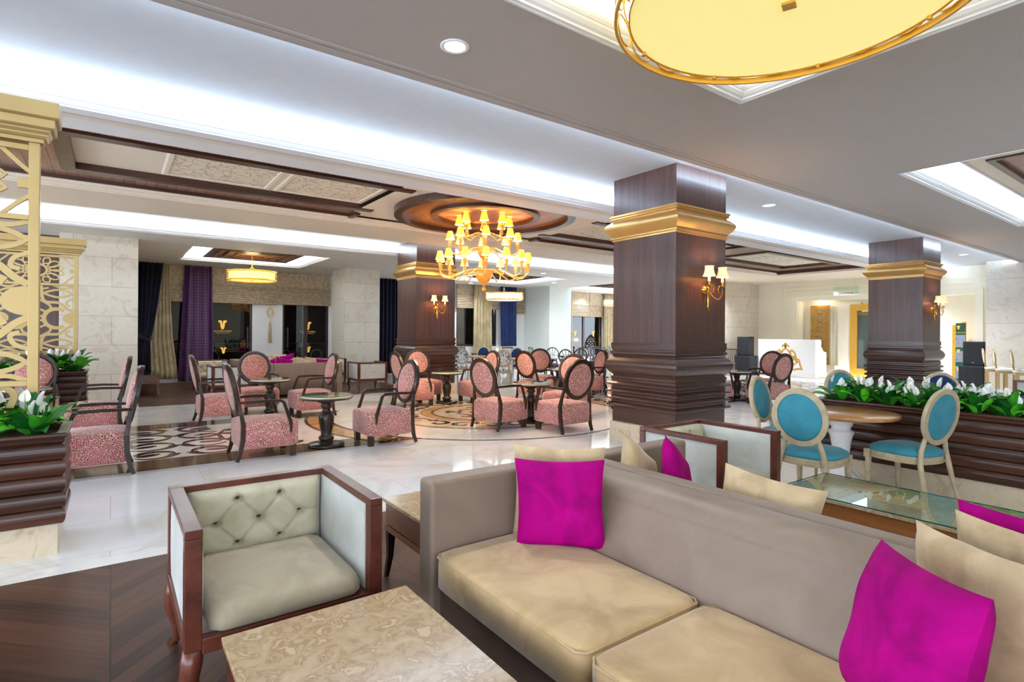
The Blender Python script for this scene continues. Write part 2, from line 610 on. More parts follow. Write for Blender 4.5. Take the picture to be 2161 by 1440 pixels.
class MB:
    """collects shapes into one mesh"""

    def __init__(s, mats='paint'):
        s.v, s.f, s.mi, s.sm = [], [], [], []
        s.mats = [mats] if isinstance(mats, str) else list(mats)

    def add(s, v, f, m=0, sm=False, T=None):
        o = len(s.v)
        if T is not None:
            v = [tuple(T @ Vector(p)) for p in v]
        s.v += [tuple(p) for p in v]
        for q in f:
            s.f.append([i + o for i in q])
            s.mi.append(m)
            s.sm.append(sm)
        return s

    def box(s, x0, y0, z0, x1, y1, z1, m=0, T=None):
        x0, x1 = sorted((x0, x1)); y0, y1 = sorted((y0, y1)); z0, z1 = sorted((z0, z1))
        v = [(x0, y0, z0), (x1, y0, z0), (x1, y1, z0), (x0, y1, z0), (x0, y0, z1), (x1, y0, z1), (x1, y1, z1), (x0, y1, z1)]
        f = [(0, 3, 2, 1), (4, 5, 6, 7), (0, 1, 5, 4), (1, 2, 6, 5), (2, 3, 7, 6), (3, 0, 4, 7)]
        return s.add(v, f, m, False, T)

    def lathe(s, prof, n=24, c=(0, 0, 0), m=0, sm=True, T=None, cap=True):
        v, f = [], []
        for r, z in prof:
            for i in range(n):
                a = 2 * pi * i / n
                v.append((c[0] + r * cos(a), c[1] + r * sin(a), c[2] + z))
        for j in range(len(prof) - 1):
            for i in range(n):
                k = (i + 1) % n
                f.append((j * n + i, j * n + k, (j + 1) * n + k, (j + 1) * n + i))
        s.add(v, f, m, sm, T)
        if cap:
            if prof[0][0] > 1e-4:
                s.add([v[i] for i in range(n)], [tuple(reversed(range(n)))], m, False, T)
            if prof[-1][0] > 1e-4:
                s.add([v[(len(prof) - 1) * n + i] for i in range(n)], [tuple(range(n))], m, False, T)
        return s

    def tube(s, pts, r, n=8, m=0, cap=True, T=None, closed=False, flat=1.0, up=None):
        pts = [Vector(p) for p in pts]
        N = len(pts)
        rs = r if isinstance(r, (list, tuple)) else [r] * N
        v, f = [], []
        prev = None
        for i, p in enumerate(pts):
            if closed:
                t = (pts[(i + 1) % N] - pts[i - 1]).normalized()
            else:
                t = (pts[min(i + 1, N - 1)] - pts[max(i - 1, 0)]).normalized()
            ref = Vector(up) if up else (prev or (Vector((0, 0, 1)) if abs(t.z) < 0.9 else Vector((1, 0, 0))))
            a = t.cross(ref)
            if a.length < 1e-6:
                a = t.cross(Vector((0, 1, 0)))
            a.normalize()
            b = a.cross(t).normalized()
            prev = b
            for k in range(n):
                w = 2 * pi * (k + 0.5) / n
                q = p + a * (rs[i] * cos(w)) + b * (rs[i] * flat * sin(w))
                v.append(tuple(q))
        rng = N if closed else N - 1
        for i in range(rng):
            j = (i + 1) % N
            for k in range(n):
                l = (k + 1) % n
                f.append((i * n + k, i * n + l, j * n + l, j * n + k))
        if cap and not closed:
            f.append(tuple(reversed(range(n))))
            f.append(tuple((N - 1) * n + k for k in range(n)))
        return s.add(v, f, m, n > 4, T)

    def prism(s, poly, h0, h1, axis='z', m=0, T=None, sm=False):
        """closed 2D outline extruded along an axis; axis x: poly=(y,z), y: poly=(x,z), z: poly=(x,y)"""
        def P(a, b, h):
            return {'x': (h, a, b), 'y': (a, h, b), 'z': (a, b, h)}[axis]
        n = len(poly)
        v = [P(a, b, h0) for a, b in poly] + [P(a, b, h1) for a, b in poly]
        f = [(i, (i + 1) % n, n + (i + 1) % n, n + i) for i in range(n)]
        s.add(v, f, m, sm, T)
        s.add(v, [tuple(reversed(range(n))), tuple(range(n, 2 * n))], m, False, T)
        return s

    def strip(s, prof, h0, h1, axis='x', m=0, sm=False):
        def P(a, b, h):
            return {'x': (h, a, b), 'y': (a, h, b)}[axis]
        n = len(prof)
        v = [P(a, b, h0) for a, b in prof] + [P(a, b, h1) for a, b in prof]
        f = [(i, i + 1, n + i + 1, n + i) for i in range(n - 1)]
        return s.add(v, f, m, sm)

    def rings(s, x0, y0, x1, y1, prof, m=0, closed=False, cap0=False, cap1=False, T=None, mf=None):
        """profile (outward offset d, z) carried round a rectangle with mitred corners"""
        v, f, ms = [], [], []
        for d, z in prof:
            v += [(x0 - d, y0 - d, z), (x1 + d, y0 - d, z), (x1 + d, y1 + d, z), (x0 - d, y1 + d, z)]
        n = len(prof)
        for j in range(n if closed else n - 1):
            k = (j + 1) % n
            for i in range(4):
                l = (i + 1) % 4
                f.append((j * 4 + i, j * 4 + l, k * 4 + l, k * 4 + i))
        if cap0:
            f.append((3, 2, 1, 0))
        if cap1:
            f.append(tuple((n - 1) * 4 + i for i in range(4)))
        return s.add(v, f, m, False, T)

    def sphere(s, c, r, m=0, n=12, sc=(1, 1, 1), T=None):
        v, f = [], []
        h = n // 2
        for j in range(h + 1):
            t = pi * j / h
            for i in range(n):
                a = 2 * pi * i / n
                v.append((c[0] + r * sc[0] * sin(t) * cos(a), c[1] + r * sc[1] * sin(t) * sin(a), c[2] + r * sc[2] * cos(t)))
        for j in range(h):
            for i in range(n):
                k = (i + 1) % n
                f.append((j * n + i, (j + 1) * n + i, (j + 1) * n + k, j * n + k))
        return s.add(v, f, m, True, T)

    def grid(s, fn, nu, nv, m=0, sm=True, T=None, wrapu=False):
        v = [tuple(fn(i / (nu if wrapu else nu - 1), j / (nv - 1))) for j in range(nv) for i in range(nu)]
        f = []
        for j in range(nv - 1):
            for i in range(nu if wrapu else nu - 1):
                k = (i + 1) % nu
                f.append((j * nu + i, j * nu + k, (j + 1) * nu + k, (j + 1) * nu + i))
        return s.add(v, f, m, sm, T)

    def mesh(s, name):
        me = bpy.data.meshes.new(name)
        me.from_pydata(s.v, [], s.f)
        for k in s.mats:
            me.materials.append(M[k] if isinstance(k, str) else k)
        me.polygons.foreach_set('material_index', s.mi)
        me.polygons.foreach_set('use_smooth', s.sm)
        me.update()
        return me

    def build(s, name, parent=None, bevel=0, seg=2, loc=None, sub=0, label=None):
        o = bpy.data.objects.new(name, s.mesh(name))
        COL.objects.link(o)
        if parent is not None:
            o.parent = parent
        if loc:
            o.location = loc
        if bevel:
            b = o.modifiers.new('bevel', 'BEVEL')
            b.width = bevel
            b.segments = seg
            b.limit_method = 'ANGLE'
            b.angle_limit = R(40)
            b.harden_normals = False
        if sub:
            u = o.modifiers.new('sub', 'SUBSURF')
            u.levels = sub
            u.render_levels = sub
        if label:
            o['label'] = label
        return o


def tag(o, label, cat, group=None, kind=None):
    o['label'] = label
    o['category'] = cat
    if group:
        o['group'] = group
    if kind:
        o['kind'] = kind
    return o


def structure(o):
    o['kind'] = 'structure'
    return o


def thing(name, label, cat, loc=(0, 0, 0), rz=0.0, group=None):
    o = bpy.data.objects.new(name, None)
    COL.objects.link(o)
    o.empty_display_size = 0.1
    o.location = loc
    o.rotation_euler = (0, 0, R(rz))
    return tag(o, label, cat, group)


def copy_tree(o, parent=None):
    c = o.copy()
    COL.objects.link(c)
    if parent is not None:
        c.parent = parent
    for ch in list(KIDS.get(o.name, [])):
        copy_tree(ch, c)
    return c


KIDS = {}


def register(root):
    """remember the children of a finished thing so that it can be copied quickly"""
    for o in [root] + list(root.children_recursive):
        KIDS[o.name] = list(o.children)
    return root


def place(proto, used, loc, rz, label, group=None, cat=None, swap=None):
    """first call moves the prototype itself, later calls copy it"""
    if not used:
        r = proto
        used.append(1)
    else:
        r = copy_tree(proto)
    r.location = loc
    r.rotation_euler = (0, 0, R(rz))
    r['label'] = label
    if group:
        r['group'] = group
    if cat:
        r['category'] = cat
    return r


def text_mesh(body, size, depth=0.002, align='CENTER', space=1.0):
    c = bpy.data.curves.new('txt', 'FONT')
    c.body = body
    c.size = size
    c.extrude = depth
    c.align_x = align
    c.space_character = space
    o = bpy.data.objects.new('txt', c)
    COL.objects.link(o)
    dg = bpy.context.evaluated_depsgraph_get()
    me = bpy.data.meshes.new_from_object(o.evaluated_get(dg))
    bpy.data.objects.remove(o)
    return me


def cut_panel(outline, holes, depth, mat, name):
    """flat panel with pierced openings: filled 2D curve, extruded, as a mesh; plane = local XZ"""
    c = bpy.data.curves.new('cut', 'CURVE')
    c.dimensions = '2D'
    c.fill_mode = 'BOTH'
    c.extrude = depth / 2
    for pts in [outline] + holes:
        sp = c.splines.new('POLY')
        sp.points.add(len(pts) - 1)
        for i, (x, y) in enumerate(pts):
            sp.points[i].co = (x, y, 0, 1)
        sp.use_cyclic_u = True
    o = bpy.data.objects.new('cut', c)
    COL.objects.link(o)
    dg = bpy.context.evaluated_depsgraph_get()
    me = bpy.data.meshes.new_from_object(o.evaluated_get(dg))
    bpy.data.objects.remove(o)
    me.transform(Matrix.Rotation(pi / 2, 4, 'X'))
    me.materials.clear()
    me.materials.append(M[mat])
    me.name = name
    return me


def meshobj(name, me, parent=None, loc=None, rot=None):
    o = bpy.data.objects.new(name, me)
    COL.objects.link(o)
    if parent is not None:
        o.parent = parent
    if loc:
        o.location = loc
    if rot:
        o.rotation_euler = rot
    return o


def ellipse(cx, cy, rx, ry, n=28, rot=0, a0=0, a1=2 * pi):
    out = []
    for i in range(n):
        a = a0 + (a1 - a0) * i / n
        x, y = rx * cos(a), ry * sin(a)
        out.append((cx + x * cos(rot) - y * sin(rot), cy + x * sin(rot) + y * cos(rot)))
    return out


def petal(cx, cy, ln, wd, rot, n=10, sharp=1.0):
    """teardrop along +x of its own frame, turned by rot"""
    up, dn = [], []
    for i in range(n + 1):
        t = i / n
        w = wd * sin(pi * t) ** sharp * (0.55 + 0.45 * t) * 0.5
        x = ln * (t - 0.5)
        up.append((x, w))
        dn.append((x, -w))
    pts = dn + up[::-1][1:-1]
    return [(cx + x * cos(rot) - y * sin(rot), cy + x * sin(rot) + y * cos(rot)) for x, y in pts]


def crescent(cx, cy, r, w, a0, a1, n=18):
    """tapered arc"""
    outp, inn = [], []
    for i in range(n + 1):
        t = i / n
        a = a0 + (a1 - a0) * t
        ww = w * sin(pi * min(max(t, 0.04), 0.96)) ** 0.6
        outp.append((cx + (r + ww / 2) * cos(a), cy + (r + ww / 2) * sin(a)))
        inn.append((cx + (r - ww / 2) * cos(a), cy + (r - ww / 2) * sin(a)))
    return outp + inn[::-1]

# ================================================================== THE ROOM
XL, XR = -9.0, 22.0          # side walls
YB = 19.6                    # window wall
CX, CY = 5.85, 8.95          # medallion / rosette centre


def band(mb, poly, z, m):
    mb.add([(x, y, z) for x, y in poly], [tuple(range(len(poly)))], m)


def rect(x0, y0, x1, y1):
    return [(x0, y0), (x1, y0), (x1, y1), (x0, y1)]


def annulus(mb, cx, cy, r0, r1, z, m, n=96, a0=0.0, a1=2 * pi):
    v, f = [], []
    for i in range(n + 1):
        a = a0 + (a1 - a0) * i / n
        v += [(cx + r0 * cos(a), cy + r0 * sin(a), z), (cx + r1 * cos(a), cy + r1 * sin(a), z)]
    for i in range(n):
        f.append((2 * i, 2 * i + 1, 2 * i + 3, 2 * i + 2))
    mb.add(v, f, m)


def ribbon(mb, pts, ws, z, m):
    """flat inlay stroke of varying width"""
    z += (len(mb.v) % 31) * 0.00001
    v, f = [], []
    n = len(pts)
    for i in range(n):
        x0, y0 = pts[max(i - 1, 0)]
        x1, y1 = pts[min(i + 1, n - 1)]
        dx, dy = x1 - x0, y1 - y0
        l = math.hypot(dx, dy) or 1
        w = ws[i] / 2
        v += [(pts[i][0] - dy / l * w, pts[i][1] + dx / l * w, z), (pts[i][0] + dy / l * w, pts[i][1] - dx / l * w, z)]
    for i in range(n - 1):
        f.append((2 * i, 2 * i + 1, 2 * i + 3, 2 * i + 2))
    mb.add(v, f, m)


def scroll(cx, cy, r0, r1, a0, turns, sgn=1, n=26):
    pts, ws = [], []
    for i in range(n + 1):
        t = i / n
        r = r0 + (r1 - r0) * t
        a = a0 + sgn * turns * 2 * pi * t
        pts.append((cx + r * cos(a), cy + r * sin(a)))
        ws.append(t)
    return pts, ws


# floor: marble tiles, wood zones and the stone inlays, one mesh
fl = MB(['mtile', 'mstrip', 'herring', 'mbrown', 'mdark', 'mtan', 'mcream', 'plinth'])
band(fl, rect(XL, -6, XR, YB + 4), 0.0, 0)
band(fl, rect(XL, -6, 3.25, 4.50), 0.004, 2)
band(fl, rect(XL, 4.50, 3.25, 4.66), 0.004, 1)
band(fl, rect(3.25, -6, 3.41, 4.66), 0.004, 1)
band(fl, rect(0.46, 13.46, 6.75, YB - 0.3), 0.004, 2)
band(fl, rect(XL, 13.30, 6.9, 13.46), 0.003, 1)
# stone runner through the whole hall, interrupted by the round medallion
for y0, y1, z, m in ((7.24, 10.88, 0.004, 1), (7.30, 10.82, 0.005, 4), (7.325, 10.795, 0.006, 3), (7.82, 10.30, 0.007, 4), (7.845, 10.275, 0.008, 1)):
    band(fl, rect(-7.0, y0, 19.0, y1), z, m)
Z0 = 0.009


def oval_blob(cx, cy, rx, ry, z, m, rot=0.0):
    fl.add([(x, y, z) for x, y in ellipse(cx, cy, rx, ry, 18, rot)], [tuple(range(18))], m)


for k in range(17):
    xc = -6.0 + k * 1.5
    if abs(xc - 5.85) < 3.0:
        continue
    for j, yo in enumerate((-0.93, -0.33, 0.33, 0.93)):
        sy = 1 if yo < 0 else -1
        big = 1.0 if abs(yo) < 0.5 else 0.86
        for sx in (1, -1):
            cx, cy = xc + sx * 0.40, CY + 0.11 + yo
            p, t = scroll(cx, cy, 0.30 * big, 0.17 * big, 0.0 if sx > 0 else pi, 0.50, sy * sx, 16)
            ribbon(fl, p, [0.02 + 0.13 * sin(pi * w) for w in t], Z0, 4)
            p, t = scroll(cx, cy, 0.30 * big, 0.24 * big, 0.0 if sx > 0 else pi, 0.42, -sy * sx, 14)
            ribbon(fl, p, [0.03 + 0.10 * (1 - w) for w in t], Z0 + 0.0004, 4)
            oval_blob(cx - sx * 0.03, cy, 0.14, 0.07, Z0 + 0.0008, 4, 0.3 * sy * sx)
        oval_blob(xc, CY + 0.11 + yo * 0.6, 0.20 if abs(yo) < .5 else 0.07, 0.09, Z0 + 0.0012, 4, 0.5 * sy)
    for sx in (1, -1):
        ribbon(fl, [(xc + sx * 0.05, CY + .11 - 0.62), (xc + sx * 0.20, CY + .11 - 0.2), (xc + sx * 0.2, CY + .11 + 0.2), (xc + sx * .05, CY + .11 + 0.62)], [0.03, 0.07, 0.07, 0.03], Z0 + 0.0006, 4)
# ring segments where the runner meets the medallion, then the plain round field
CYM = CY + 0.1
ra_ = R(32.0)
for am in (0.0, pi):
    annulus(fl, CX, CYM, 2.78, 3.24, 0.0105, 4, 40, am - ra_, am + ra_)
    annulus(fl, CX, CYM, 2.86, 3.19, 0.0112, 5, 40, am - ra_, am + ra_)
disc = lambda r, z, m: fl.add([(CX + r * cos(2 * pi * i / 96), CYM + r * sin(2 * pi * i / 96), z) for i in range(96)], [tuple(range(96))], m)
disc(2.80, 0.0118, 0)
disc(1.92, 0.0124, 4)
disc(1.90, 0.0130, 5)
disc(1.84, 0.0136, 4)
disc(1.825, 0.0142, 6)
annulus(fl, CX, CYM, 0.98, 1.16, 0.0148, 5)
annulus(fl, CX, CYM, 1.16, 1.175, 0.015, 4)
annulus(fl, CX, CYM, 0.93, 0.985, 0.015, 4)
annulus(fl, CX, CYM, 0.18, 0.24, 0.015, 3)
for k in range(10):
    a = 2 * pi * k / 10
    for s in (1, -1):
        c = (CX + 1.50 * cos(a + s * 0.15), CYM + 1.50 * sin(a + s * 0.15))
        p, t = scroll(c[0], c[1], 0.21, 0.05, a + s * 2.4, 0.95, s)
        ribbon(fl, p, [0.02 + 0.075 * sin(pi * (0.15 + 0.8 * w)) for w in t], 0.0154, 4)
        c = (CX + 0.60 * cos(a + s * 0.18), CYM + 0.60 * sin(a + s * 0.18))
        if k % 2 == 0:
            p, t = scroll(c[0], c[1], 0.20, 0.04, a + s * 2.2, 0.85, s)
            ribbon(fl, p, [0.02 + 0.07 * sin(pi * (0.15 + 0.8 * w)) for w in t], 0.0154, 4 if k % 4 else 3)
    c = (CX + 1.33 * cos(a + .31), CYM + 1.33 * sin(a + .31))
    oval_blob(c[0], c[1], 0.12, 0.05, 0.0156, 4, a + .31)
structure(fl.build('floor'))


def plane_holes(mb, x0, y0, x1, y1, z, holes, m=0):
    """horizontal plane with rectangular holes"""
    xs = sorted({x0, x1, *[h[0] for h in holes], *[h[2] for h in holes]})
    ys = sorted({y0, y1, *[h[1] for h in holes], *[h[3] for h in holes]})
    for i in range(len(xs) - 1):
        for j in range(len(ys) - 1):
            mx, my = (xs[i] + xs[i + 1]) / 2, (ys[j] + ys[j + 1]) / 2
            if any(h[0] < mx < h[2] and h[1] < my < h[3] for h in holes):
                continue
            mb.add([(xs[i], ys[j], z), (xs[i], ys[j + 1], z), (xs[i + 1], ys[j + 1], z), (xs[i + 1], ys[j], z)], [(0, 1, 2, 3)], m)


T1 = (-1.30, -2.20, 4.70, 2.90)
T2 = (8.42, -2.20, 14.26, 2.91)
cl = MB(['greypaint', 'paint', 'creamtrim', 'trim', 'bpaint'])
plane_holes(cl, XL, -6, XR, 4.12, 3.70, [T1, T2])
for y in (4.12, 4.19):
    cl.strip([(y, 3.70), (y, 3.692), (y + 0.04, 3.692), (y + 0.04, 3.70), (y + 0.07, 3.70)], XL, XR, m=0)
cl.strip([(4.26, 3.70), (4.30, 3.70), (4.30, 3.73), (3.98, 3.73), (3.98, 3.80)], XL, XR, m=0)
cl.strip([(3.98, 3.80), (6.64, 3.80), (6.64, 3.58), (6.36, 3.58), (6.335, 3.625)], XL, XR, m=4)
cl.strip([(6.335, 3.625), (6.28, 3.63), (6.28, 3.615), (6.295, 3.607), (6.305, 3.59), (6.325, 3.57), (6.34, 3.565),
          (6.34, 3.55), (6.49, 3.55), (6.49, 3.557)], XL, XR, m=3)
cl.strip([(6.49, 3.557), (6.60, 3.585), (6.80, 3.635), (6.97, 3.65)], XL, XR, m=2)
cl.strip([(6.97, 3.65), (7.35, 3.65), (7.35, 3.66), (7.37, 3.66)], XL, XR, m=3)
# far beam and its tray
cl.strip([(10.30, 3.755), (10.30, 3.745), (10.33, 3.74), (10.34, 3.71), (10.37, 3.70), (10.38, 3.67), (10.41, 3.665), (10.42, 3.65)], XL, 19.25, m=2)
cl.strip([(10.42, 3.65), (11.86, 3.65), (11.86, 3.68), (11.56, 3.68), (11.56, 3.80)], XL, 19.25, m=2)
cl.strip([(11.56, 3.80), (13.78, 3.80), (13.78, 3.58), (13.47, 3.58), (13.43, 3.625)], XL, XR, m=1)
cl.strip([(13.43, 3.625), (13.36, 3.63), (13.36, 3.61), (13.39, 3.60), (13.40, 3.57), (13.43, 3.565), (13.45, 3.55)], XL, XR, m=3)
G1 = (1.51, 14.90, 4.77, 17.90)
G2 = (10.00, 15.10, 13.45, 18.10)
G3 = (16.05, 15.10, 19.50, 18.10)
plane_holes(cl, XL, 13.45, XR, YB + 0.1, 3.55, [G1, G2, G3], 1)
# soffit over the right end of the coffer
cl.box(19.25, 7.352, 3.65, XR, 13.36, 3.90, 2)
cl.box(16.8, 11.87, 3.65, 19.25, 13.36, 3.90, 2)
cl.box(19.15, 7.35, 3.70, 19.25, 10.40, 3.90, 2)
cl.add([(XL, -6, 4.4), (XR, -6, 4.4), (XR, YB + 4, 4.4), (XL, YB + 4, 4.4)], [(0, 1, 2, 3)], 1)  # unseen roof plane, added so world light cannot leak between the ceiling levels
structure(cl.build('ceiling'))

# lit ceiling trays: moulding, trough, raised top and a hung panel
tr_no = [0]


def tray(r, z, top, power, panel, panel_m, frame_m, near=False, inner=True):
    x0, y0, x1, y1 = r
    tr_no[0] += 1
    t = MB(['trim', 'paint', 'creamtrim'])
    t.rings(x0, y0, x1, y1, [(0.02, z - 0.004), (0, z - 0.004), (0, z), (-0.028, z + 0.003), (-0.03, z + 0.018), (-0.034, z + 0.02), (-0.05, z + 0.028),
                             (-0.07, z + 0.05), (-0.074, z + 0.065), (-0.08, z + 0.067), (-0.092, z + 0.085), (-0.10, z + 0.105), (-0.10, z + 0.115),
                             (-0.075, z + 0.115)], 0)
    t.rings(x0, y0, x1, y1, [(-0.075, z + 0.115), (-0.03, z + 0.06), (0.26, z + 0.06), (0.26, top)], 1)
    t.add([(x0 - .26, y0 - .26, top), (x1 + .26, y0 - .26, top), (x1 + .26, y1 + .26, top), (x0 - .26, y1 + .26, top)], [(0, 3, 2, 1)], 1)
    structure(t.build('trim_%d' % tr_no[0]))
    p = power
    for a in ((x0 - 0.2, y0, x0 - 0.04, y1), (x1 + 0.04, y0, x1 + 0.2, y1), (x0, y0 - 0.2, x1, y0 - 0.04), (x0, y1 + 0.04, x1, y1 + 0.2)):
        ln = max(a[2] - a[0], a[3] - a[1])
        area_light(*a, z + 0.075, p * ln)
    if panel:
        px0, py0, px1, py1, pz = panel
        q = MB([frame_m, panel_m, 'trim', 'creamtrim'])
        q.rings(px0, py0, px1, py1, [(0, top), (0, pz), (-0.03, pz)], 2)
        q.rings(px0, py0, px1, py1, [(-0.03, pz), (-0.03, pz + 0.02), (-0.22, pz + 0.02)], 3 if near else 0)
        q.rings(px0, py0, px1, py1, [(-0.22, pz + 0.02), (-0.22, pz - 0.005), (-0.30, pz - 0.005), (-0.30, pz + 0.05)], 0)
        q.add([(px0 + .3, py0 + .3, pz + .05), (px1 - .3, py0 + .3, pz + .05), (px1 - .3, py1 - .3, pz + .05), (px0 + .3, py1 - .3, pz + .05)], [(0, 3, 2, 1)], 1)
        if inner:
            mx, my = (px0 + px1) / 2, (py0 + py1) / 2
            for w, zz in ((0.62, -0.01), (0.38, 0.0)):
                q.rings(mx - w, my - w, mx + w, my + w, [(0.05, pz + .05), (0.05, pz + zz), (-0.05, pz + zz), (-0.05, pz + 0.05)], 0)
        tag(q.build('ceiling_panel'), PANEL_LABELS.pop(0), 'ceiling panel', 'wooden panels hung in the ceiling trays')


PANEL_LABELS = ['wood plank ceiling panel hung in the lit tray at the right edge of the photo',
                'wood ceiling panel with stepped square frame above the far yellow drum lamp',
                'dark wood ceiling panel above the white drum lamp beyond the chandelier',
                'dark wood ceiling panel above the drum lamp half hidden by the nearest column']
tray(T1, 3.70, 4.08, 8, None, 'planks', 'framewood')
tray(T2, 3.70, 4.08, 11, (8.95, -1.7, 13.7, 2.42, 3.83), 'planks', 'framewood', near=True, inner=False)
tray(G1, 3.55, 3.88, 30, (2.02, 15.35, 4.25, 17.5, 3.62), 'planks', 'framewood')
tray(G2, 3.55, 3.88, 30, (10.5, 15.6, 12.95, 17.6, 3.62), 'planks', 'framewood')
tray(G3, 3.55, 3.88, 30, (16.55, 15.6, 19.0, 17.6, 3.62), 'planks', 'framewood')

# wooden coffer with plaster insets and the round rosette
cf = MB(['planks', 'framewood', 'plastplain', 'plaster', 'plankx'])


def inset(x0, y0, x1, y1, plainw, ends=(1, 1)):
    for ya, yb_ in ((y0 - .17, y0), (y1, y1 + .17)):
        cf.box(x0 - (.17 if ends[0] else 0), ya, 3.765, x1 + (.17 if ends[1] else 0), yb_, 3.87, 1)
    if ends[0]:
        cf.box(x0 - .17, y0, 3.765, x0, y1, 3.87, 1)
    if ends[1]:
        cf.box(x1, y0, 3.765, x1 + .17, y1, 3.87, 1)
    cf.add([(x0, y0, 3.86), (x1, y0, 3.86), (x1, y1, 3.86), (x0, y1, 3.86)], [(0, 3, 2, 1)], 2)
    n = max(1, round((x1 - x0 - plainw) / 1.45))
    w = (x1 - x0 - plainw) / n
    for i in range(n):
        a = x0 + plainw + i * w
        cf.rings(a + .06, y0 + .08, a + w - .06, y1 - .08, [(0.03, 3.86), (0.0, 3.845), (-0.05, 3.845), (-0.06, 3.858)], 2)
        cf.add([(a + .12, y0 + .14, 3.857), (a + w - .12, y0 + .14, 3.857), (a + w - .12, y1 - .14, 3.857), (a + .12, y1 - .14, 3.857)], [(0, 3, 2, 1)], 3)


I1 = (-0.41, 8.08, 3.62, 9.64)
I2 = (8.05, 8.08, 12.4, 9.64)
I3 = (14.35, 8.05, 18.1, 9.60)
plane_holes(cf, XL, 7.35, 19.25, 10.32, 3.80, [I1, (3.62, 7.35, 8.05, 10.32), I2, I3], 0)
for I, pw, en in ((I1, 0.95, (1, 0)), (I2, 0.2, (0, 1)), (I3, 0.05, (1, 1))):
    inset(*I, pw, en)
# plain plaster field around the rosette
cf.add([(3.62, 7.35, 3.79), (8.05, 7.35, 3.79), (8.05, 10.32, 3.79), (3.62, 10.32, 3.79)], [(0, 3, 2, 1)], 2)
# wooden cove frame round the whole coffer and beam ends with brackets
for x0, x1 in ((XL, 3.62), (8.05, 19.2)):
    cf.box(x0, 10.27, 3.745, x1, 10.33, 3.82, 1)
    cf.box(x0, 7.36, 3.72, x1, 7.42, 3.82, 1)
cf.box(19.05, 7.36, 3.70, 19.2, 10.33, 3.82, 1)
cf.box(12.75, 7.36, 3.74, 12.9, 10.33, 3.82, 1)
for y in (7.995, 9.725):
    cf.box(3.62, y - 0.08, 3.765, 3.86, y + 0.08, 3.86, 1)
    cf.box(7.82, y - 0.08, 3.765, 8.05, y + 0.08, 3.86, 1)
for x, s in ((3.62, 1), (8.05, -1)):
    cf.prism([(x, 3.72), (x + s * .08, 3.72), (x + s * .12, 3.74), (x + s * .12, 3.77), (x + s * .06, 3.79), (x, 3.80)], 10.0, 10.33, 'y', 1)
structure(cf.build('ceiling'))

rs = MB(['framewood', 'rosette', 'orangewood'])
RC = (5.63, 8.63, 0)
rs.lathe([(1.67, 3.81), (1.67, 3.67), (1.53, 3.67), (1.53, 3.75)], 84, RC, 0, False, cap=False)
rs.lathe([(1.535, 3.75), (0.98, 3.75)], 84, RC, 1, False, cap=False)
rs.lathe([(1.02, 3.755), (1.02, 3.69), (0.90, 3.69), (0.90, 3.77)], 84, RC, 0, False, cap=False)
rs.lathe([(0.905, 3.77), (0.0, 3.77)], 84, RC, 1, False, cap=False)
tag(rs.build('ceiling_rosette'), 'round orange-lit wooden ceiling rosette above the chandelier', 'ceiling rosette')

# ------------------------------------------------------------------ walls
w = MB(['stone', 'paint', 'cream'])
w.box(XL - 0.2, 15.1, 0, XL, YB + 4, 4.4, 1)
w.box(0.5, -6.2, 0, XR + 1, -6.0, 4.4, 2)  # unseen wall behind the camera, added to hold back world light
structure(w.build('wall_left'))
w = MB(['basewood', 'colwood'])
w.box(XL, 15.1, 0, -0.88, 15.4, 3.9, 1)
structure(w.build('wall_left'))


def tilemat(name, tw, th, rot, loc=(0, 0, 0)):
    return marble(name, 'd3c8b8', 'ccbfac', 2.6, 0.33, tile=(tw, th, 0.5, rot), tilevar=0.04, cloud='dad0c2', mortar=0.0045)


M['stx'] = tilemat('stone_cladding_front', 1.3, 0.62, (pi / 2, 0, 0))
M['sty'] = tilemat('stone_cladding_side', 1.3, 0.62, (pi / 2, 0, pi / 2))


def stone_block(name, x0, y0, x1, y1, z1, label=None, parent=None):
    b = MB(['stx', 'sty'])
    b.box(x0, y0, 0, x1, y1, z1, 0)
    b.mi = [0, 0, 0, 1, 0, 1]
    o = b.build(name)
    return o


o = stone_block('stone_pier', -0.87, 14.5, 0.46, YB - 0.002, 3.549)
tag(o, 'wide beige stone clad pier at the left beside the midnight blue curtain', 'pier')
o = stone_block('stone_column', 5.84, 16.9, 6.98, 18.1, 3.549)
tag(o, 'square beige stone column right of the glass doors with lettering', 'column')
b = MB('pale')
b.box(14.88, 17.85, 0, 16.1, YB - 0.002, 3.549)
tag(b.build('painted_pier'), 'smooth pale greenish white painted pier behind the dining chairs', 'pier')
# wall at the far right: stone cladding turning the corner
w = stone_block('wall_far', 17.0, 12.70, XR + 1.2, 12.95, 3.9)
structure(w)
w = stone_block('wall_right', 21.16, -6, XR + 1.2, 5.05, 3.95)
structure(w)

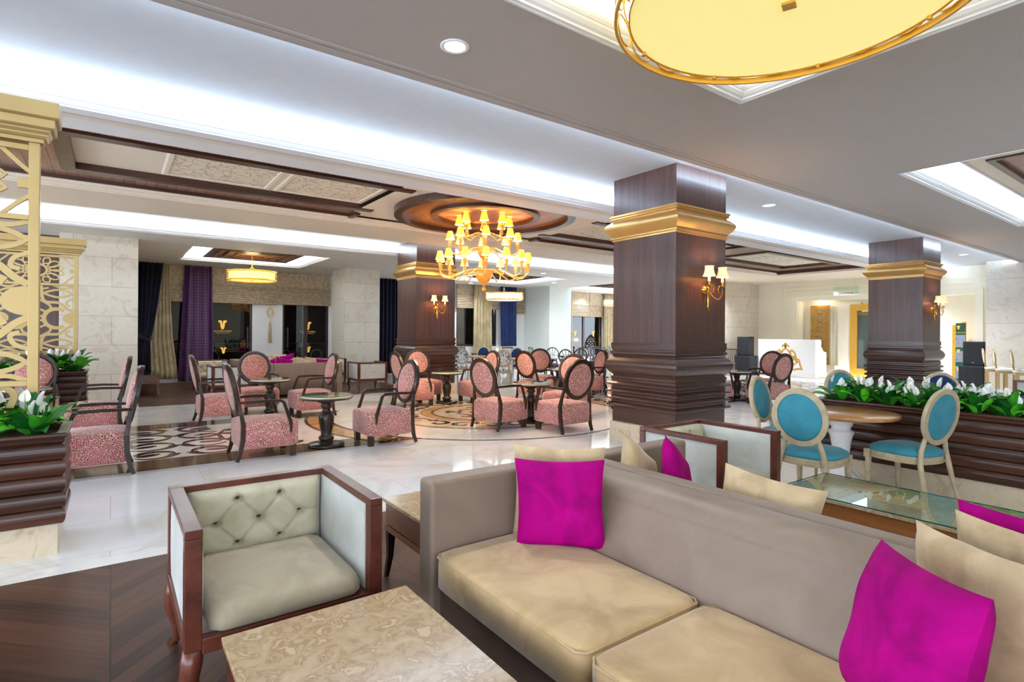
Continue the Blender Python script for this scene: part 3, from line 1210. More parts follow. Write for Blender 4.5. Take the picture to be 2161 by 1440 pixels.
# window wall: solid pieces and openings with dark frames and panes
wb_ = MB(['white', 'cream', 'paint'])
OPEN = [(1.05, 3.72, 0.10), (4.66, 6.2, 0.10), (11.4, 12.75, 1.0), (12.95, 13.38, 1.0), (17.3, 19.75, 0.45)]
xs = XL
for a, b2, s in OPEN:
    wb_.box(xs, YB, 0, a, YB + 0.22, 3.9, 0)
    wb_.box(a, YB, 0, b2, YB + 0.22, s, 0)
    wb_.box(a, YB, 2.75, b2, YB + 0.22, 3.9, 0)
    xs = b2
wb_.box(xs, YB, 0, XR + 1, YB + 0.22, 3.9, 0)
structure(wb_.build('wall_back'))
for i, (a, b2, s) in enumerate(OPEN):
    f = MB('dkframe')
    n = 2 if i in (0, 1, 4) else 1
    w0 = (b2 - a) / n
    for k in range(n):
        xa, xb = a + k * w0, a + (k + 1) * w0
        f.box(xa, YB + 0.03, s, xa + 0.06, YB + 0.11, 2.75)
        f.box(xb - 0.06, YB + 0.03, s, xb, YB + 0.11, 2.75)
        f.box(xa + .06, YB + 0.03, s, xb - .06, YB + 0.11, s + 0.09)
        f.box(xa + .06, YB + 0.03, 2.64, xb - .06, YB + 0.11, 2.75)
    if i == 0:
        f.box(3.56, YB - 0.05, 1.0, 3.60, YB - 0.02, 1.7)
    if i == 1:
        f.box(4.80, YB - 0.05, 1.0, 4.84, YB - 0.02, 1.7)
    if i < 2:
        x = 3.56 if i == 0 else 4.80
        for z in (1.08, 1.35, 1.62):
            f.box(x, YB - 0.03, z, x + 0.04, YB + 0.04, z + 0.03)
    fo = structure(f.build('window_%d' % (i + 1)))
    p = MB('pane')
    p.box(a + 0.05, YB + 0.065, s + 0.05, b2 - 0.05, YB + 0.075, 2.70)
    structure(p.build('window_pane', fo))
# dark terrace outside, closed in by added walls that block world light
te = MB(['outdark', 'outgrey'])
te.box(XL, YB + 3.9, 0, XR + 1, YB + 4.1, 4.4, 0)
structure(te.build('wall_outer'))
te = MB(['outdark', 'outgrey'])
te.box(XR + 0.9, YB + 0.2, 0, XR + 1.1, YB + 3.9, 4.4, 0)
structure(te.build('wall_outer'))
te = MB(['outdark', 'outgrey'])
te.box(XL, YB + 0.25, 0.012, XR + 1, YB + 3.9, 0.028, 0)
structure(te.build('floor'))
te = MB(['outdark', 'outgrey', 'stone'])
te.box(16.5, YB + 2.6, 0.03, 21.5, YB + 2.75, 2.6, 1)
te.box(12.2, YB + 2.2, 0.03, 13.1, YB + 2.3, 3.0, 0)
te.mi[-6:] = [2] * 6
te.box(13.6, YB + 2.2, 0.03, 16.0, YB + 2.3, 3.0, 1)
structure(te.build('wall_outer'))
ra = MB('steel')
for x0, x1 in ((0.8, 8.0),):
    ra.tube([(x0, YB + 1.6, 1.12), (x1, YB + 1.6, 1.12)], 0.022, 8)
    ra.tube([(x0, YB + 1.6, 0.85), (x1, YB + 1.6, 0.85)], 0.014, 8)
    for k in range(6):
        x = x0 + 0.3 + k * 1.35
        ra.tube([(x, YB + 1.6, 0.03), (x, YB + 1.6, 1.12)], 0.018, 8)
tag(ra.build('terrace_railing'), 'steel railing out on the dark terrace seen through the glass doors', 'railing')
b = MB('white')
b.box(5.55, YB + 0.9, 0.03, 5.72, YB + 1.07, 3.6)
b.box(5.48, YB + 0.83, 1.0, 5.79, YB + 1.14, 1.16)
b.build('terrace_post')
tag(bpy.data.objects['terrace_post'], 'slim white post standing outside behind the right glass door', 'post')


def terrace_chair(x, y, rz, label):
    t = thing('terrace_chair', label, 'chair', (x, y, 0.03), rz, 'pale chairs out on the terrace')
    b = MB('white')
    b.box(-0.22, -0.22, 0.42, 0.22, 0.22, 0.46)
    b.build('seat', t)
    for sx in (-0.2, 0.2):
        for sy in (-0.2, 0.2):
            b = MB('white')
            b.tube([(sx, sy, 0), (sx, sy, 0.42)], 0.018, 6)
            b.build('leg', t)
    b = MB('white')
    b.tube([(-0.2, -0.2, 0.46), (-0.24, -0.2, 0.75), (-0.25, -0.1, 0.88), (-0.25, 0.1, 0.88), (-0.24, 0.2, 0.75), (-0.2, 0.2, 0.46)], 0.018, 6)
    b.build('backrest', t)


terrace_chair(4.95, YB + 1.0, 80, 'pale terrace chair outside behind the right glass door, left of the post')
terrace_chair(6.0, YB + 1.1, 100, 'pale terrace chair outside behind the right glass door, right of the post')
terrace_chair(1.45, YB + 1.0, 90, 'pale terrace chair outside behind the narrow glass strip beside the champagne curtain')
terrace_chair(2.75, YB + 1.1, 70, 'pale terrace chair outside behind the left glass door')
# glowing golden arch beyond the right hand window
b = MB(['brass'])
b.prism([(18.85 + 0.60 * cos(a), 1.35 + 0.75 * sin(a)) for a in [2 * pi * i / 40 for i in range(40)]], YB + 0.9, YB + 0.98, 'y', 0)
tag(b.build('golden_disc'), 'golden arched disc glowing behind the right hand window', 'ornament')
point_light(19.1, YB + 0.65, 1.25, 10, (1.0, 0.72, 0.25), 0.02)
point_light(12.8, YB + 1.0, 2.6, 14, (1.0, 0.9, 0.8), 0.03)  # unseen lamp added to brighten the panels behind the mid windows

# gold emblem and lettering on the glass
vpoly = [(-0.10, 0.20), (-0.10, 0.235), (-0.03, 0.235), (-0.012, 0.21), (0.0, 0.10), (0.012, 0.21), (0.03, 0.235), (0.10, 0.235), (0.10, 0.20),
         (0.075, 0.165), (0.062, 0.19), (0.045, 0.05), (0.025, 0.0), (-0.025, 0.0), (-0.045, 0.05), (-0.062, 0.19), (-0.075, 0.165)]


def emblem(x, y, z, s, parent):
    b = MB('emblem')
    b.prism([(x + a * s, z + c * s) for a, c in vpoly], y, y + 0.004, 'y')
    b.build('emblem', parent)


def window_sign(x, label, full=True, z=1.62):
    t = thing('window_lettering', label, 'sign', (0, 0, 0), 0, 'gold lettering on the glass doors')
    y = YB + 0.055
    emblem(x, y, z, 1.2, t)
    me = text_mesh('VILLA SIDE HOTELS', 0.060, 0.001)
    me.materials.clear(); me.materials.append(M['emblem'])
    meshobj('lettering', me, t, (x, y, z - 0.08), (pi / 2, 0, 0))
    me = text_mesh('TURKLER - AVSALLAR - SIDE', 0.030, 0.001)
    me.materials.clear(); me.materials.append(M['emblem'])
    meshobj('lettering', me, t, (x, y, z - 0.135), (pi / 2, 0, 0))
    emblem(x + 0.03, y, z - 0.78, 0.85, t)
    return t


window_sign(2.86, 'gold V emblem and hotel lettering on the left glass door')
window_sign(5.5, 'gold V emblem and hotel lettering on the right glass door')
window_sign(1.24, 'gold lettering on the narrow glass strip between champagne and purple curtains')
t = thing('window_lettering', 'two small gold V emblems on the far right hand window', 'sign', (0, 0, 0), 0, 'gold lettering on the glass doors')
emblem(18.0, YB + 0.055, 1.45, 1.0, t)
emblem(19.2, YB + 0.055, 1.45, 1.0, t)

# ------------------------------------------------------------------ portal wall on the right
pw = MB(['cream', 'paint', 'plinth'])
O0, O1, OZ = 5.51, 11.02, 2.90
pw.box(XR, 5.05, 0, XR + 0.5, O0, 3.9, 0)
pw.box(XR, O1, 0, XR + 0.5, 12.70, 3.9, 0)
pw.box(XR, O0, OZ, XR + 0.5, O1, 3.9, 0)
for k, (o_, zt, th) in enumerate(((0.62, 3.42, 0.03), (0.42, 3.25, 0.07), (0.22, 3.08, 0.11))):
    xa = XR - th
    y0_, y1_ = max(O0 - o_, 5.1), O1 + o_
    pw.box(xa, y1_ - 0.2, 0, XR, y1_, zt - 0.18, 0)
    if O0 - o_ + 0.2 > y0_ and k:
        pw.box(xa, y0_, 0, XR, O0 - o_ + 0.2, zt - 0.18, 0)
    pw.box(xa, y0_, zt - 0.18, XR, y1_, zt, 0)
    pw.box(xa - 0.022, y0_, zt - 0.012, xa, y1_, zt + 0.012, 0)  # added beads, shaped to cast the shadow lines along the frames
    pw.box(xa - 0.022, y1_ - 0.012, 0, xa, y1_ + 0.012, zt, 0)
pw.box(XR + 0.5, O0, 0, XR + 0.6, O1, 3.2, 0)
pw.box(XR + 0.42, 8.95, 0, XR + 0.5, 9.75, 2.82, 0)
structure(pw.build('wall_right'))
# niche with pierced gold panel
nb = MB(['plinth'])
nb.box(XR + 0.1, 9.72, 0.0, XR + 0.5, 10.85, 0.42, 0)
structure(nb.build('wall_right'))


def lattice_holes(w, h, x0=0.0, z0=0.0, rows=3):
    """repeating arabesque openings inside a w x h field"""
    H = []
    u = h / rows
    for r in range(rows):
        cz = z0 + u * (r + 0.5)
        cx = x0 + w / 2
        H.append(ellipse(cx, cz, w * 0.08, u * 0.10, 16))
        for k in range(8):
            a = pi / 8 + k * pi / 4
            H.append(petal(cx + w * 0.21 * cos(a), cz + u * 0.25 * sin(a), w * 0.19, w * 0.14, math.atan2(u * sin(a), w * cos(a)), 8))
        for s in (1, -1):
            H.append(crescent(cx + s * w * 0.37, cz + u * 0.22, w * 0.10, w * 0.075, -1.3 if s > 0 else pi - 1.3, 1.9 if s > 0 else pi + 1.9))
            H.append(crescent(cx + s * w * 0.37, cz - u * 0.22, w * 0.10, w * 0.075, -1.9 if s > 0 else pi - 1.9, 1.3 if s > 0 else pi + 1.3))
            H.append(petal(cx + s * w * 0.40, cz, w * 0.17, w * 0.10, 0 if s > 0 else pi, 8))
            H.append(ellipse(cx + s * w * 0.15, cz + u * 0.44, w * 0.09, u * 0.045, 12))
    return H


t = thing('pierced_gold_panel', 'tall pierced gold arabesque panel in the niche left of the gold door', 'panel', (XR + 0.30, 10.35, 0.44), -90)
me = cut_panel([(-0.36, 0), (0.36, 0), (0.36, 2.28), (-0.36, 2.28)], lattice_holes(0.60, 2.0, -0.30, 0.12, 3), 0.02, 'panelgold', 'pierced_panel')
meshobj('panel', me, t)
b = MB('cream')
b.box(-0.40, 0.07, 0, 0.40, 0.10, 2.30)
b.build('backing', t)
point_light(XR + 0.2, 10.3, 2.85, 3, (1.0, 0.85, 0.6), 0.02)
# gold framed glass door
f = MB('doorgold')
DY0, DY1 = 7.25, 9.30
for y in (DY0, (DY0 + DY1) / 2 - 0.03, DY1 - 0.24):
    f.box(XR + 0.361, y, 0.34, XR + 0.459, y + 0.24, 2.48)
f.box(XR + 0.36, DY0, 2.48, XR + 0.46, DY1, 2.72)
f.box(XR + 0.36, DY0, 0, XR + 0.46, DY1, 0.34)
do = structure(f.build('door_1'))
p = MB('pane')
p.box(XR + 0.40, DY0 + .2, 0.34, XR + 0.41, DY1 - .2, 2.48)
structure(p.build('door_pane', do))
# round pierced handle plate
me = cut_panel(ellipse(0, 0, 0.42, 0.42, 48), [ellipse(0, 0, 0.10, 0.10, 16)] + [petal(0.24 * cos(a), 0.24 * sin(a), 0.17, 0.10, a) for a in [k * pi / 5 for k in range(10)]], 0.03, 'doorgold', 'disc')
o = meshobj('door_handle', me, do, (XR + 0.33, 8.25, 1.05), (0, 0, pi / 2))
structure(o)
# the patisserie behind the door: blue wall, brown curtain, white dado
pr = MB(['bluecurt', 'framewood', 'white', 'orangewood'])
pr.box(XR + 3.5, 5.5, 0, XR + 3.6, 11, 3.3, 2)
pr.box(XR + 3.4, 5.6, 0.9, XR + 3.5, 8.6, 2.2, 1)
pr.box(XR + 3.42, 5.6, 2.2, XR + 3.5, 11, 3.0, 0)
pr.box(XR + 3.3, 8.6, 0.2, XR + 3.42, 8.9, 3.0, 3)
structure(pr.build('wall_inner'))
point_light(XR + 2.0, 8.5, 2.7, 200, (1.0, 0.85, 0.65))
t = thing('hanging_sign', 'clear acrylic sign with red lettering above the gold door', 'sign', (XR - 0.35, 9.15, 0), 0)
b = MB('tglass')
b.box(0, -0.42, 3.02, 0.015, 0.42, 3.36)
b.build('plate', t)
b = MB('steel')
for yy in (-0.3, 0.3):
    b.tube([(0.008, yy, 3.34), (0.008, yy, 3.65)], 0.003, 4)
b.build('cord', t)
me = text_mesh('patisserie', 0.13, 0.002)
M['redtxt'] = plain('red_lettering', 'c0303a', 0.5, var=0)
me.materials.clear(); me.materials.append(M['redtxt'])
meshobj('lettering', me, t, (-0.005, 0.0, 3.06), (pi / 2, 0, -pi / 2))

# ------------------------------------------------------------------ wood clad columns
BASEP = [(0.0, 0.285), (0.0, 0.50)]
z = 0.50
prof = [(0.0, 0.285), (0.0, 0.50)]
for k in range(4):
    zz = 0.50 + k * 0.102
    prof += [(0.03, zz), (0.062, zz + 0.018), (0.062, zz + 0.036), (0.035, zz + 0.058), (0.012, zz + 0.07), (0.012, zz + 0.10)]
prof += [(0.02, 0.915), (0.02, 0.945), (0.0, 0.965)]
for i in range(9):
    a = i / 8
    prof.append((0.005 + 0.075 * math.sin(pi * a) ** 0.8, 0.975 + 0.26 * a))
prof += [(0.0, 1.25), (0.025, 1.27), (0.025, 1.30), (0.006, 1.31), (0.006, 1.335), (0.018, 1.34), (0.018, 1.43), (0.0, 1.43)]
gprof = [(0.0, 2.895), (0.015, 2.90), (0.012, 2.925), (0.03, 2.93), (0.03, 2.95)]
for i in range(25):
    a = i / 24
    gprof.append((0.01 + 0.092 * math.sin(pi * a ** 1.2) ** 1.0, 2.955 + 0.235 * a))
gprof += [(0.012, 3.20), (0.035, 3.215), (0.03, 3.235), (0.045, 3.245), (0.04, 3.27), (0.0, 3.275)]


def column(x0, y0, x1, y1, top, label):
    t = thing('wood_clad_column', label, 'column', ((x0 + x1) / 2, (y0 + y1) / 2, 0), 0, 'dark wood columns with gold bands')
    hx, hy = (x1 - x0) / 2, (y1 - y0) / 2
    b = MB('plinth')
    b.rings(-hx, -hy, hx, hy, [(0.03, 0), (0.03, 0.275), (0.0, 0.285)], cap0=True, cap1=True)
    b.build('plinth', t)
    b = MB('basewood')
    b.rings(-hx, -hy, hx, hy, prof)
    b.build('base_moulding', t, bevel=0)
    b = MB('colwood')
    b.rings(-hx, -hy, hx, hy, [(0.0, 1.43), (0.0, 2.90)])
    b.build('shaft', t)
    b = MB('gold')
    b.rings(-hx, -hy, hx, hy, gprof)
    b.build('gold_band', t)
    b = MB('colwood')
    b.rings(-hx, -hy, hx, hy, [(0.0, 3.27), (0.0, top)])
    b.build('upper_panel', t)


column(5.97, 4.59, 7.08, 5.70, 3.80, 'large dark wood column with gold band, nearest, behind the sofas')
column(14.83, 4.65, 15.95, 5.76, 3.80, 'dark wood column with gold band behind the long white flower planter')
column(5.98, 12.20, 7.05, 13.30, 3.80, 'far dark wood column with gold band, behind the chandelier')

# ================================================================== FURNITURE BUILDERS
def sgnpow(v, p):
    return math.copysign(abs(v) ** p, v)


def softbox(mb, x0, y0, z0, x1, y1, z1, crown=0.03, r=0.03, m=0, n=12, side=0.0):
    """upholstered block: rounded edges, crowned top"""
    cx, cy = (x0 + x1) / 2, (y0 + y1) / 2
    hx, hy = (x1 - x0) / 2, (y1 - y0) / 2
    prof = [(r, z0), (0, z0 + r * .6), (0, z1 - r * 1.2), (r * .25, z1 - r * .5), (r * 0.7, z1 - r * .12), (r * 1.3, z1)]
    nu = 4 * n
    v, f = [], []

    def ring(ins, z):
        out = []
        a, b = hx - ins, hy - ins
        rr = min(0.04, a, b)
        for i in range(nu):
            t = 2 * pi * i / nu + pi / nu
            ct, st = cos(t), sin(t)
            k = 1 / max(abs(ct), abs(st))
            px, py = sgnpow(ct * k, 1), sgnpow(st * k, 1)
            q = (abs(px) ** 14 + abs(py) ** 14) ** (1 / 14)
            out.append((cx + a * px / q, cy + b * py / q, z))
        return out
    rings = [ring(i, z) for i, z in prof]
    for k in range(1, 6):
        s = 1 - k / 5
        zz = z1 + crown * (1 - s * s)
        rings.append([(cx + (p[0] - cx) * s * 1.0, cy + (p[1] - cy) * s, zz) for p in rings[len(prof) - 1]])
    for rg in rings:
        v += rg
    for j in range(len(rings) - 1):
        for i in range(nu):
            k = (i + 1) % nu
            f.append((j * nu + i, j * nu + k, (j + 1) * nu + k, (j + 1) * nu + i))
    f.append(tuple(reversed(range(nu))))
    return mb.add(v, f, m, True)


def oval_ring(mb, c, rx, rz, w, th, tilt, m=0, n=44, flute=True, y0=0):
    """picture-frame-like oval ring in the local YZ plane leaning back by tilt; c = centre"""
    v, f = [], []
    sec = [(-w / 2, -th / 2), (w / 2, -th / 2), (w / 2, th * 0.15), (w * .25, th / 2), (-w * .25, th * .5), (-w / 2, th * 0.2)]
    ns = len(sec)
    ct, st = cos(tilt), sin(tilt)
    for i in range(n):
        a = 2 * pi * i / n
        for dr, dx in sec:
            yy = (rx + dr) * cos(a)
            zz = (rz + dr) * sin(a)
            v.append((c[0] + dx * ct - zz * st, c[1] + yy, c[2] + zz * ct + dx * st))
    for i in range(n):
        k = (i + 1) % n
        for j in range(ns):
            l = (j + 1) % ns
            f.append((i * ns + j, k * ns + j, k * ns + l, i * ns + l))
    return mb.add(v, f, m, False)


def oval_pad(mb, c, rx, rz, th, tilt, m=0, n=36, bulge=0.03):
    """upholstered oval, domed on both faces (front +x)"""
    ct, st = cos(tilt), sin(tilt)

    def P(dx, yy, zz):
        return (c[0] + dx * ct - zz * st, c[1] + yy, c[2] + zz * ct + dx * st)
    v, f = [], []
    rr = [1.0, 1.0, 0.93, 0.75, 0.5, 0.25, 0.0]
    dd = [0.0, th / 2, th / 2 + bulge * .45, th / 2 + bulge * .8, th / 2 + bulge * .95, th / 2 + bulge, th / 2 + bulge]
    for sgn in (1, -1):
        o = len(v)
        bl = 1.0 if sgn > 0 else 0.35
        for r_, d_ in zip(rr, dd):
            d2 = min(d_, th / 2) + max(0, d_ - th / 2) * bl
            for i in range(n):
                a = 2 * pi * i / n
                v.append(P(sgn * d2, rx * r_ * cos(a), rz * r_ * sin(a)))
        for j in range(len(rr) - 1):
            for i in range(n):
                k = (i + 1) % n
                q = (o + j * n + i, o + j * n + k, o + (j + 1) * n + k, o + (j + 1) * n + i)
                f.append(q if sgn > 0 else tuple(reversed(q)))
    return mb.add(v, f, m, True)


# ---- rose armchair, faces +x
def make_rose_chair():
    t = thing('lounge_armchair', 'x', 'armchair', group='rose speckled armchairs with oval backs')
    b = MB('pink')
    softbox(b, -0.33, -0.335, 0.13, 0.34, 0.335, 0.455, 0.03, 0.035)
    b.build('seat', t)
    tilt = 0.19
    c = (-0.375, 0, 0.83)
    b = MB('pink')
    oval_pad(b, c, 0.245, 0.262, 0.05, tilt, bulge=0.035)
    b.build('backrest', t)
    b = MB('chairwood')
    oval_ring(b, c, 0.274, 0.292, 0.066, 0.06, tilt)
    b.build('back_frame', t)
    for s in (1, -1):
        b = MB('chairwood')
        b.tube([(-0.36, s * 0.315, 0.0), (-0.325, s * 0.315, 0.10), (-0.30, s * 0.315, 0.25), (-0.295, s * 0.315, 0.42), (-0.315, s * 0.30, 0.55), (-0.335, s * 0.275, 0.66), (-0.345, s * 0.268, 0.74)],
               [0.028, 0.03, 0.036, 0.036, 0.028, 0.026, 0.02], 4, flat=0.9, up=(0, 1, 0))
        b.build('leg', t)
        b = MB('chairwood')
        b.box(0.245, s * 0.255 - 0.035, 0, 0.315, s * 0.255 + 0.035, 0.14)
        b.build('leg', t)
        b = MB('chairwood')
        b.tube([(-0.34, s * 0.30, 0.69), (-0.1, s * 0.325, 0.70), (0.12, s * 0.335, 0.695), (0.155, s * 0.337, 0.67), (0.20, s * 0.342, 0.53), (0.235, s * 0.345, 0.42), (0.24, s * 0.345, 0.30)],
               [0.022, 0.024, 0.026, 0.026, 0.026, 0.03, 0.012], 4, flat=0.75, up=(0, 1, 0))
        b.build('armrest', t)
    return register(t)


def make_round_table():
    t = thing('pedestal_table', 'x', 'table', group='round glass topped pedestal tables')
    b = MB('blackwood')
    b.lathe([(0.0, 0.0), (0.235, 0.0), (0.24, 0.015), (0.235, 0.035), (0.13, 0.045)], 40)
    b.build('base', t)
    b = MB('chairwood')
    b.lathe([(0.085, 0.04), (0.085, 0.08), (0.10, 0.09), (0.10, 0.125), (0.075, 0.14), (0.068, 0.17), (0.085, 0.24), (0.10, 0.34), (0.10, 0.40), (0.075, 0.45),
             (0.055, 0.48), (0.055, 0.51), (0.075, 0.525), (0.075, 0.55), (0.06, 0.565), (0.075, 0.58), (0.11, 0.59), (0.12, 0.60), (0.12, 0.635)], 28)
    b.build('pedestal', t)
    b = MB(['chairwood', 'mcream'])
    b.lathe([(0.26, 0.632), (0.33, 0.635), (0.345, 0.645), (0.345, 0.655), (0.33, 0.66)], 44, m=0)
    b.lathe([(0.325, 0.66), (0.328, 0.665), (0.328, 0.682), (0.0, 0.682)], 44, m=1, cap=False)
    b.build('tabletop', t)
    b = MB(['tglass', 'gedge'])
    b.lathe([(0.0, 0.684), (0.322, 0.684)], 44, m=0, sm=False, cap=False)
    b.lathe([(0.322, 0.684), (0.322, 0.691)], 44, m=1, cap=False)
    b.lathe([(0.322, 0.691), (0.0, 0.691)], 44, m=0, sm=False, cap=False)
    b.build('glass_top', t)
    return register(t)


# ---- box armchair with wooden rails, faces +x; back tufted
def tuft(u, v, pts, lines):
    d = 0.0
    for (a, b) in pts:
        q = math.hypot((u - a) * 1.3, v - b)
        d += 0.045 * math.exp(-(q / 0.035) ** 2) + 0.018 * math.exp(-(q / 0.09) ** 2)
    for (x0, y0, x1, y1) in lines:
        dx, dy = x1 - x0, y1 - y0
        L = dx * dx + dy * dy
        tt = max(0, min(1, ((u - x0) * dx + (v - y0) * dy) / L))
        q = math.hypot(u - x0 - dx * tt, v - y0 - dy * tt)
        d += 0.014 * math.exp(-(q / 0.016) ** 2)
    return min(d, 0.06)


def cabriole(mb, x, y, s, sy, h=0.30, m=0):
    pts = [(x, y, h + 0.02), (x + s * 0.012, y + sy * .012, h * 0.85), (x + s * 0.02, y + sy * .02, h * 0.65), (x + s * 0.0, y, h * 0.35), (x + s * 0.0, y, h * 0.12), (x + s * 0.03, y + sy * 0.02, 0.0)]
    mb.tube(pts, [0.038, 0.042, 0.036, 0.024, 0.018, 0.024], 8, m)


def make_box_chair(cush='cream_vel', W=0.80, D=0.78, Hh=0.78):
    t = thing('box_armchair', 'x', 'armchair', group='square tufted armchairs with wooden rails')
    x0, x1, hw = -D / 2, D / 2, W / 2
    wr = 0.062
    b = MB('redwood')
    # top rails, front posts, bottom rails
    b.box(x0, -hw, Hh - 0.035, x0 + wr, hw, Hh)
    for s in (1, -1):
        ya, yb_ = (hw - wr, hw) if s > 0 else (-hw, -hw + wr)
        b.box(x0 + wr, ya, Hh - 0.035, x1, yb_, Hh)
        b.box(x1 - 0.055, ya, 0.31, x1, yb_, Hh - 0.035)
        b.box(x0, ya, 0.31, x0 + 0.055, yb_, Hh - 0.035)
        b.box(x0 + .055, ya, 0.30, x1 - .055, yb_, 0.36)
    b.box(x0, -hw + wr, 0.30, x0 + .05, hw - wr, 0.36)
    b.box(x1 - .05, -hw + wr, 0.29, x1, hw - wr, 0.35)
    b.build('frame', t, bevel=0.004)
    for sx in (1, -1):
        for sy in (1, -1):
            b = MB('redwood')
            cabriole(b, sx * (D / 2 - 0.045), sy * (hw - 0.04), sx, sy)
            b.build('leg', t)
    # padded side panels
    for s in (1, -1):
        b = MB('grey_vel')
        def fn(u, v, s=s):
            bul = 0.022 * (sin(pi * u) * sin(pi * v)) ** 0.35
            return (x0 + 0.05 + (x1 - x0 - 0.11) * u, s * (hw - wr - 0.002 - bul), 0.36 + (Hh - 0.40) * v)
        b.grid(fn, 22, 14)
        def fo(u, v, s=s):
            bul = 0.012 * (sin(pi * u) * sin(pi * v)) ** 0.3
            return (x0 + 0.05 + (x1 - x0 - 0.11) * u, s * (hw - 0.014 + bul), 0.36 + (Hh - 0.40) * v)
        b.grid(fo, 18, 12)
        b.box(x0 + .05, s * (hw - wr - .001), 0.35, x1 - .055, s * (hw - .012), Hh - 0.034)
        b.build('arm_panel', t)
    # tufted back
    b = MB([cush, 'taupedark'])
    P = [(0.5, 0.80 - .5 + .2), (0.34, 0.84), (0.66, 0.84), (0.20, 0.5), (0.5, 0.5), (0.80, 0.5), (0.34, 0.17), (0.66, 0.17)][1:]
    P = [(0.34, 0.84), (0.66, 0.84), (0.18, 0.5), (0.5, 0.5), (0.82, 0.5), (0.34, 0.16), (0.66, 0.16)]
    Ln = [(0.34, 0.84, 0.18, 0.5), (0.34, 0.84, 0.5, 0.5), (0.66, 0.84, 0.5, 0.5), (0.66, 0.84, 0.82, 0.5), (0.18, 0.5, 0.34, 0.16), (0.5, 0.5, 0.34, 0.16),
          (0.5, 0.5, 0.66, 0.16), (0.82, 0.5, 0.66, 0.16), (0.34, 0.84, 0.34, 1.0), (0.66, 0.84, 0.66, 1.0), (0.18, 0.5, 0.0, 0.5), (0.82, 0.5, 1.0, 0.5)]
    yw = hw - wr - 0.02
    zb, zt = 0.42, Hh - 0.03

    def fb(u, v):
        edge = (1 - abs(2 * u - 1) ** 10) * (1 - abs(2 * v - 1) ** 8)
        return (x0 + 0.05 + 0.105 * edge ** 0.5 - tuft(u, v, P, Ln) * edge, -yw + 2 * yw * u, zb + (zt - zb) * v)
    b.grid(fb, 84, 56)
    for (u, v) in P:
        q = fb(u, v)
        b.sphere((q[0] + 0.002, q[1], q[2]), 0.012, 1, 8, (0.5, 1, 1))
    b.build('tufted_back', t)
    b = MB('grey_vel')
    def fo(u, v):
        bul = 0.012 * (sin(pi * u) * sin(pi * v)) ** 0.3
        return (x0 + 0.014 - bul, -yw - .01 + 2 * (yw + .01) * u, 0.36 + (Hh - 0.40) * v)
    b.grid(fo, 18, 12)
    b.box(x0 + .012, -yw - .015, 0.35, x0 + 0.045, yw + .015, Hh - 0.034)
    b.build('back_panel', t)
    b = MB('seat_vel2')
    softbox(b, x0 + 0.10, -yw + 0.005, 0.33, x1 - 0.005, yw - 0.005, 0.455, 0.03, 0.05)
    b.build('seat_cushion', t)
    return register(t)


# ---- oval back dining chair, faces +x
def make_dining_chair(cov='blue', frame='creamwood', ring=False, seatm=None, h=1.0):
    t = thing('dining_chair', 'x', 'chair')
    sm = seatm or cov
    tilt = 0.17
    c = (-0.275, 0, 0.80)

    def outline(ex=0.0, n=40):
        out = []
        for i in range(n):
            a = 2 * pi * i / n
            ca, sa = cos(a), sin(a)
            w = 0.235 + 0.03 * (ca > 0) * ca
            x = sgnpow(ca, 0.75) * (0.245 + ex)
            y = sgnpow(sa, 0.75) * (w + ex)
            out.append((x, y))
        return out
    b = MB(sm)
    v, f = [], []
    n = 40
    levels = [(0.0, 0.445), (0.012, 0.455), (0.012, 0.475), (0.0, 0.492), (-0.04, 0.512), (-0.10, 0.525), (-0.17, 0.532)]
    for ex, z in levels:
        v += [(x, y, z) for x, y in outline(ex, n)]
    for j in range(len(levels) - 1):
        for i in range(n):
            k = (i + 1) % n
            f.append((j * n + i, j * n + k, (j + 1) * n + k, (j + 1) * n + i))
    f.append(tuple((len(levels) - 1) * n + i for i in range(n)))
    b.add(v, f, 0, True)
    b.build('seat', t)
    b = MB(frame)
    b.prism(outline(0.006), 0.385, 0.448, 'z')
    b.prism(outline(0.014), 0.395, 0.41, 'z')
    for s in (1, -1):
        b.box(0.185, s * 0.205 - 0.027, 0.375, 0.24, s * 0.205 + 0.027, 0.45)
    b.build('seat_rail', t, bevel=0.004)
    if not ring:
        b = MB(cov)
        oval_pad(b, c, 0.182, 0.205, 0.03, tilt, bulge=0.022)
        b.build('backrest', t)
    b = MB(frame)
    oval_ring(b, c, 0.205, 0.228, 0.045 if not ring else 0.032, 0.04, tilt)
    if ring:
        for k in (-0.09, 0.0, 0.09):
            zz = 0.21
            b.tube([(c[0] - 0.16 * -1 * -sin(tilt) * 0 + sin(tilt) * -0.2, k * 1.3, c[2] + 0.2), (c[0], k * 0.5, c[2]), (c[0] + sin(tilt) * 0.2, k * 1.3, c[2] - 0.2)], 0.009, 6)
    b.build('back_frame', t)
    for s in (1, -1):
        b = MB(frame)
        b.tube([(-0.33, s * 0.205, 0.0), (-0.275, s * 0.20, 0.18), (-0.235, s * 0.19, 0.38), (-0.225, s * 0.165, 0.50), (-0.235, s * 0.135, 0.60), (-0.245, s * 0.125, 0.63)],
               [0.017, 0.022, 0.026, 0.024, 0.022, 0.018], 6, flat=0.9)
        b.build('leg', t)
        b = MB(frame)
        b.lathe([(0.012, 0.0), (0.015, 0.03), (0.024, 0.25), (0.028, 0.33), (0.022, 0.345), (0.03, 0.36), (0.024, 0.378)], 10, (0.212, s * 0.205, 0))
        b.build('leg', t)
    return register(t)


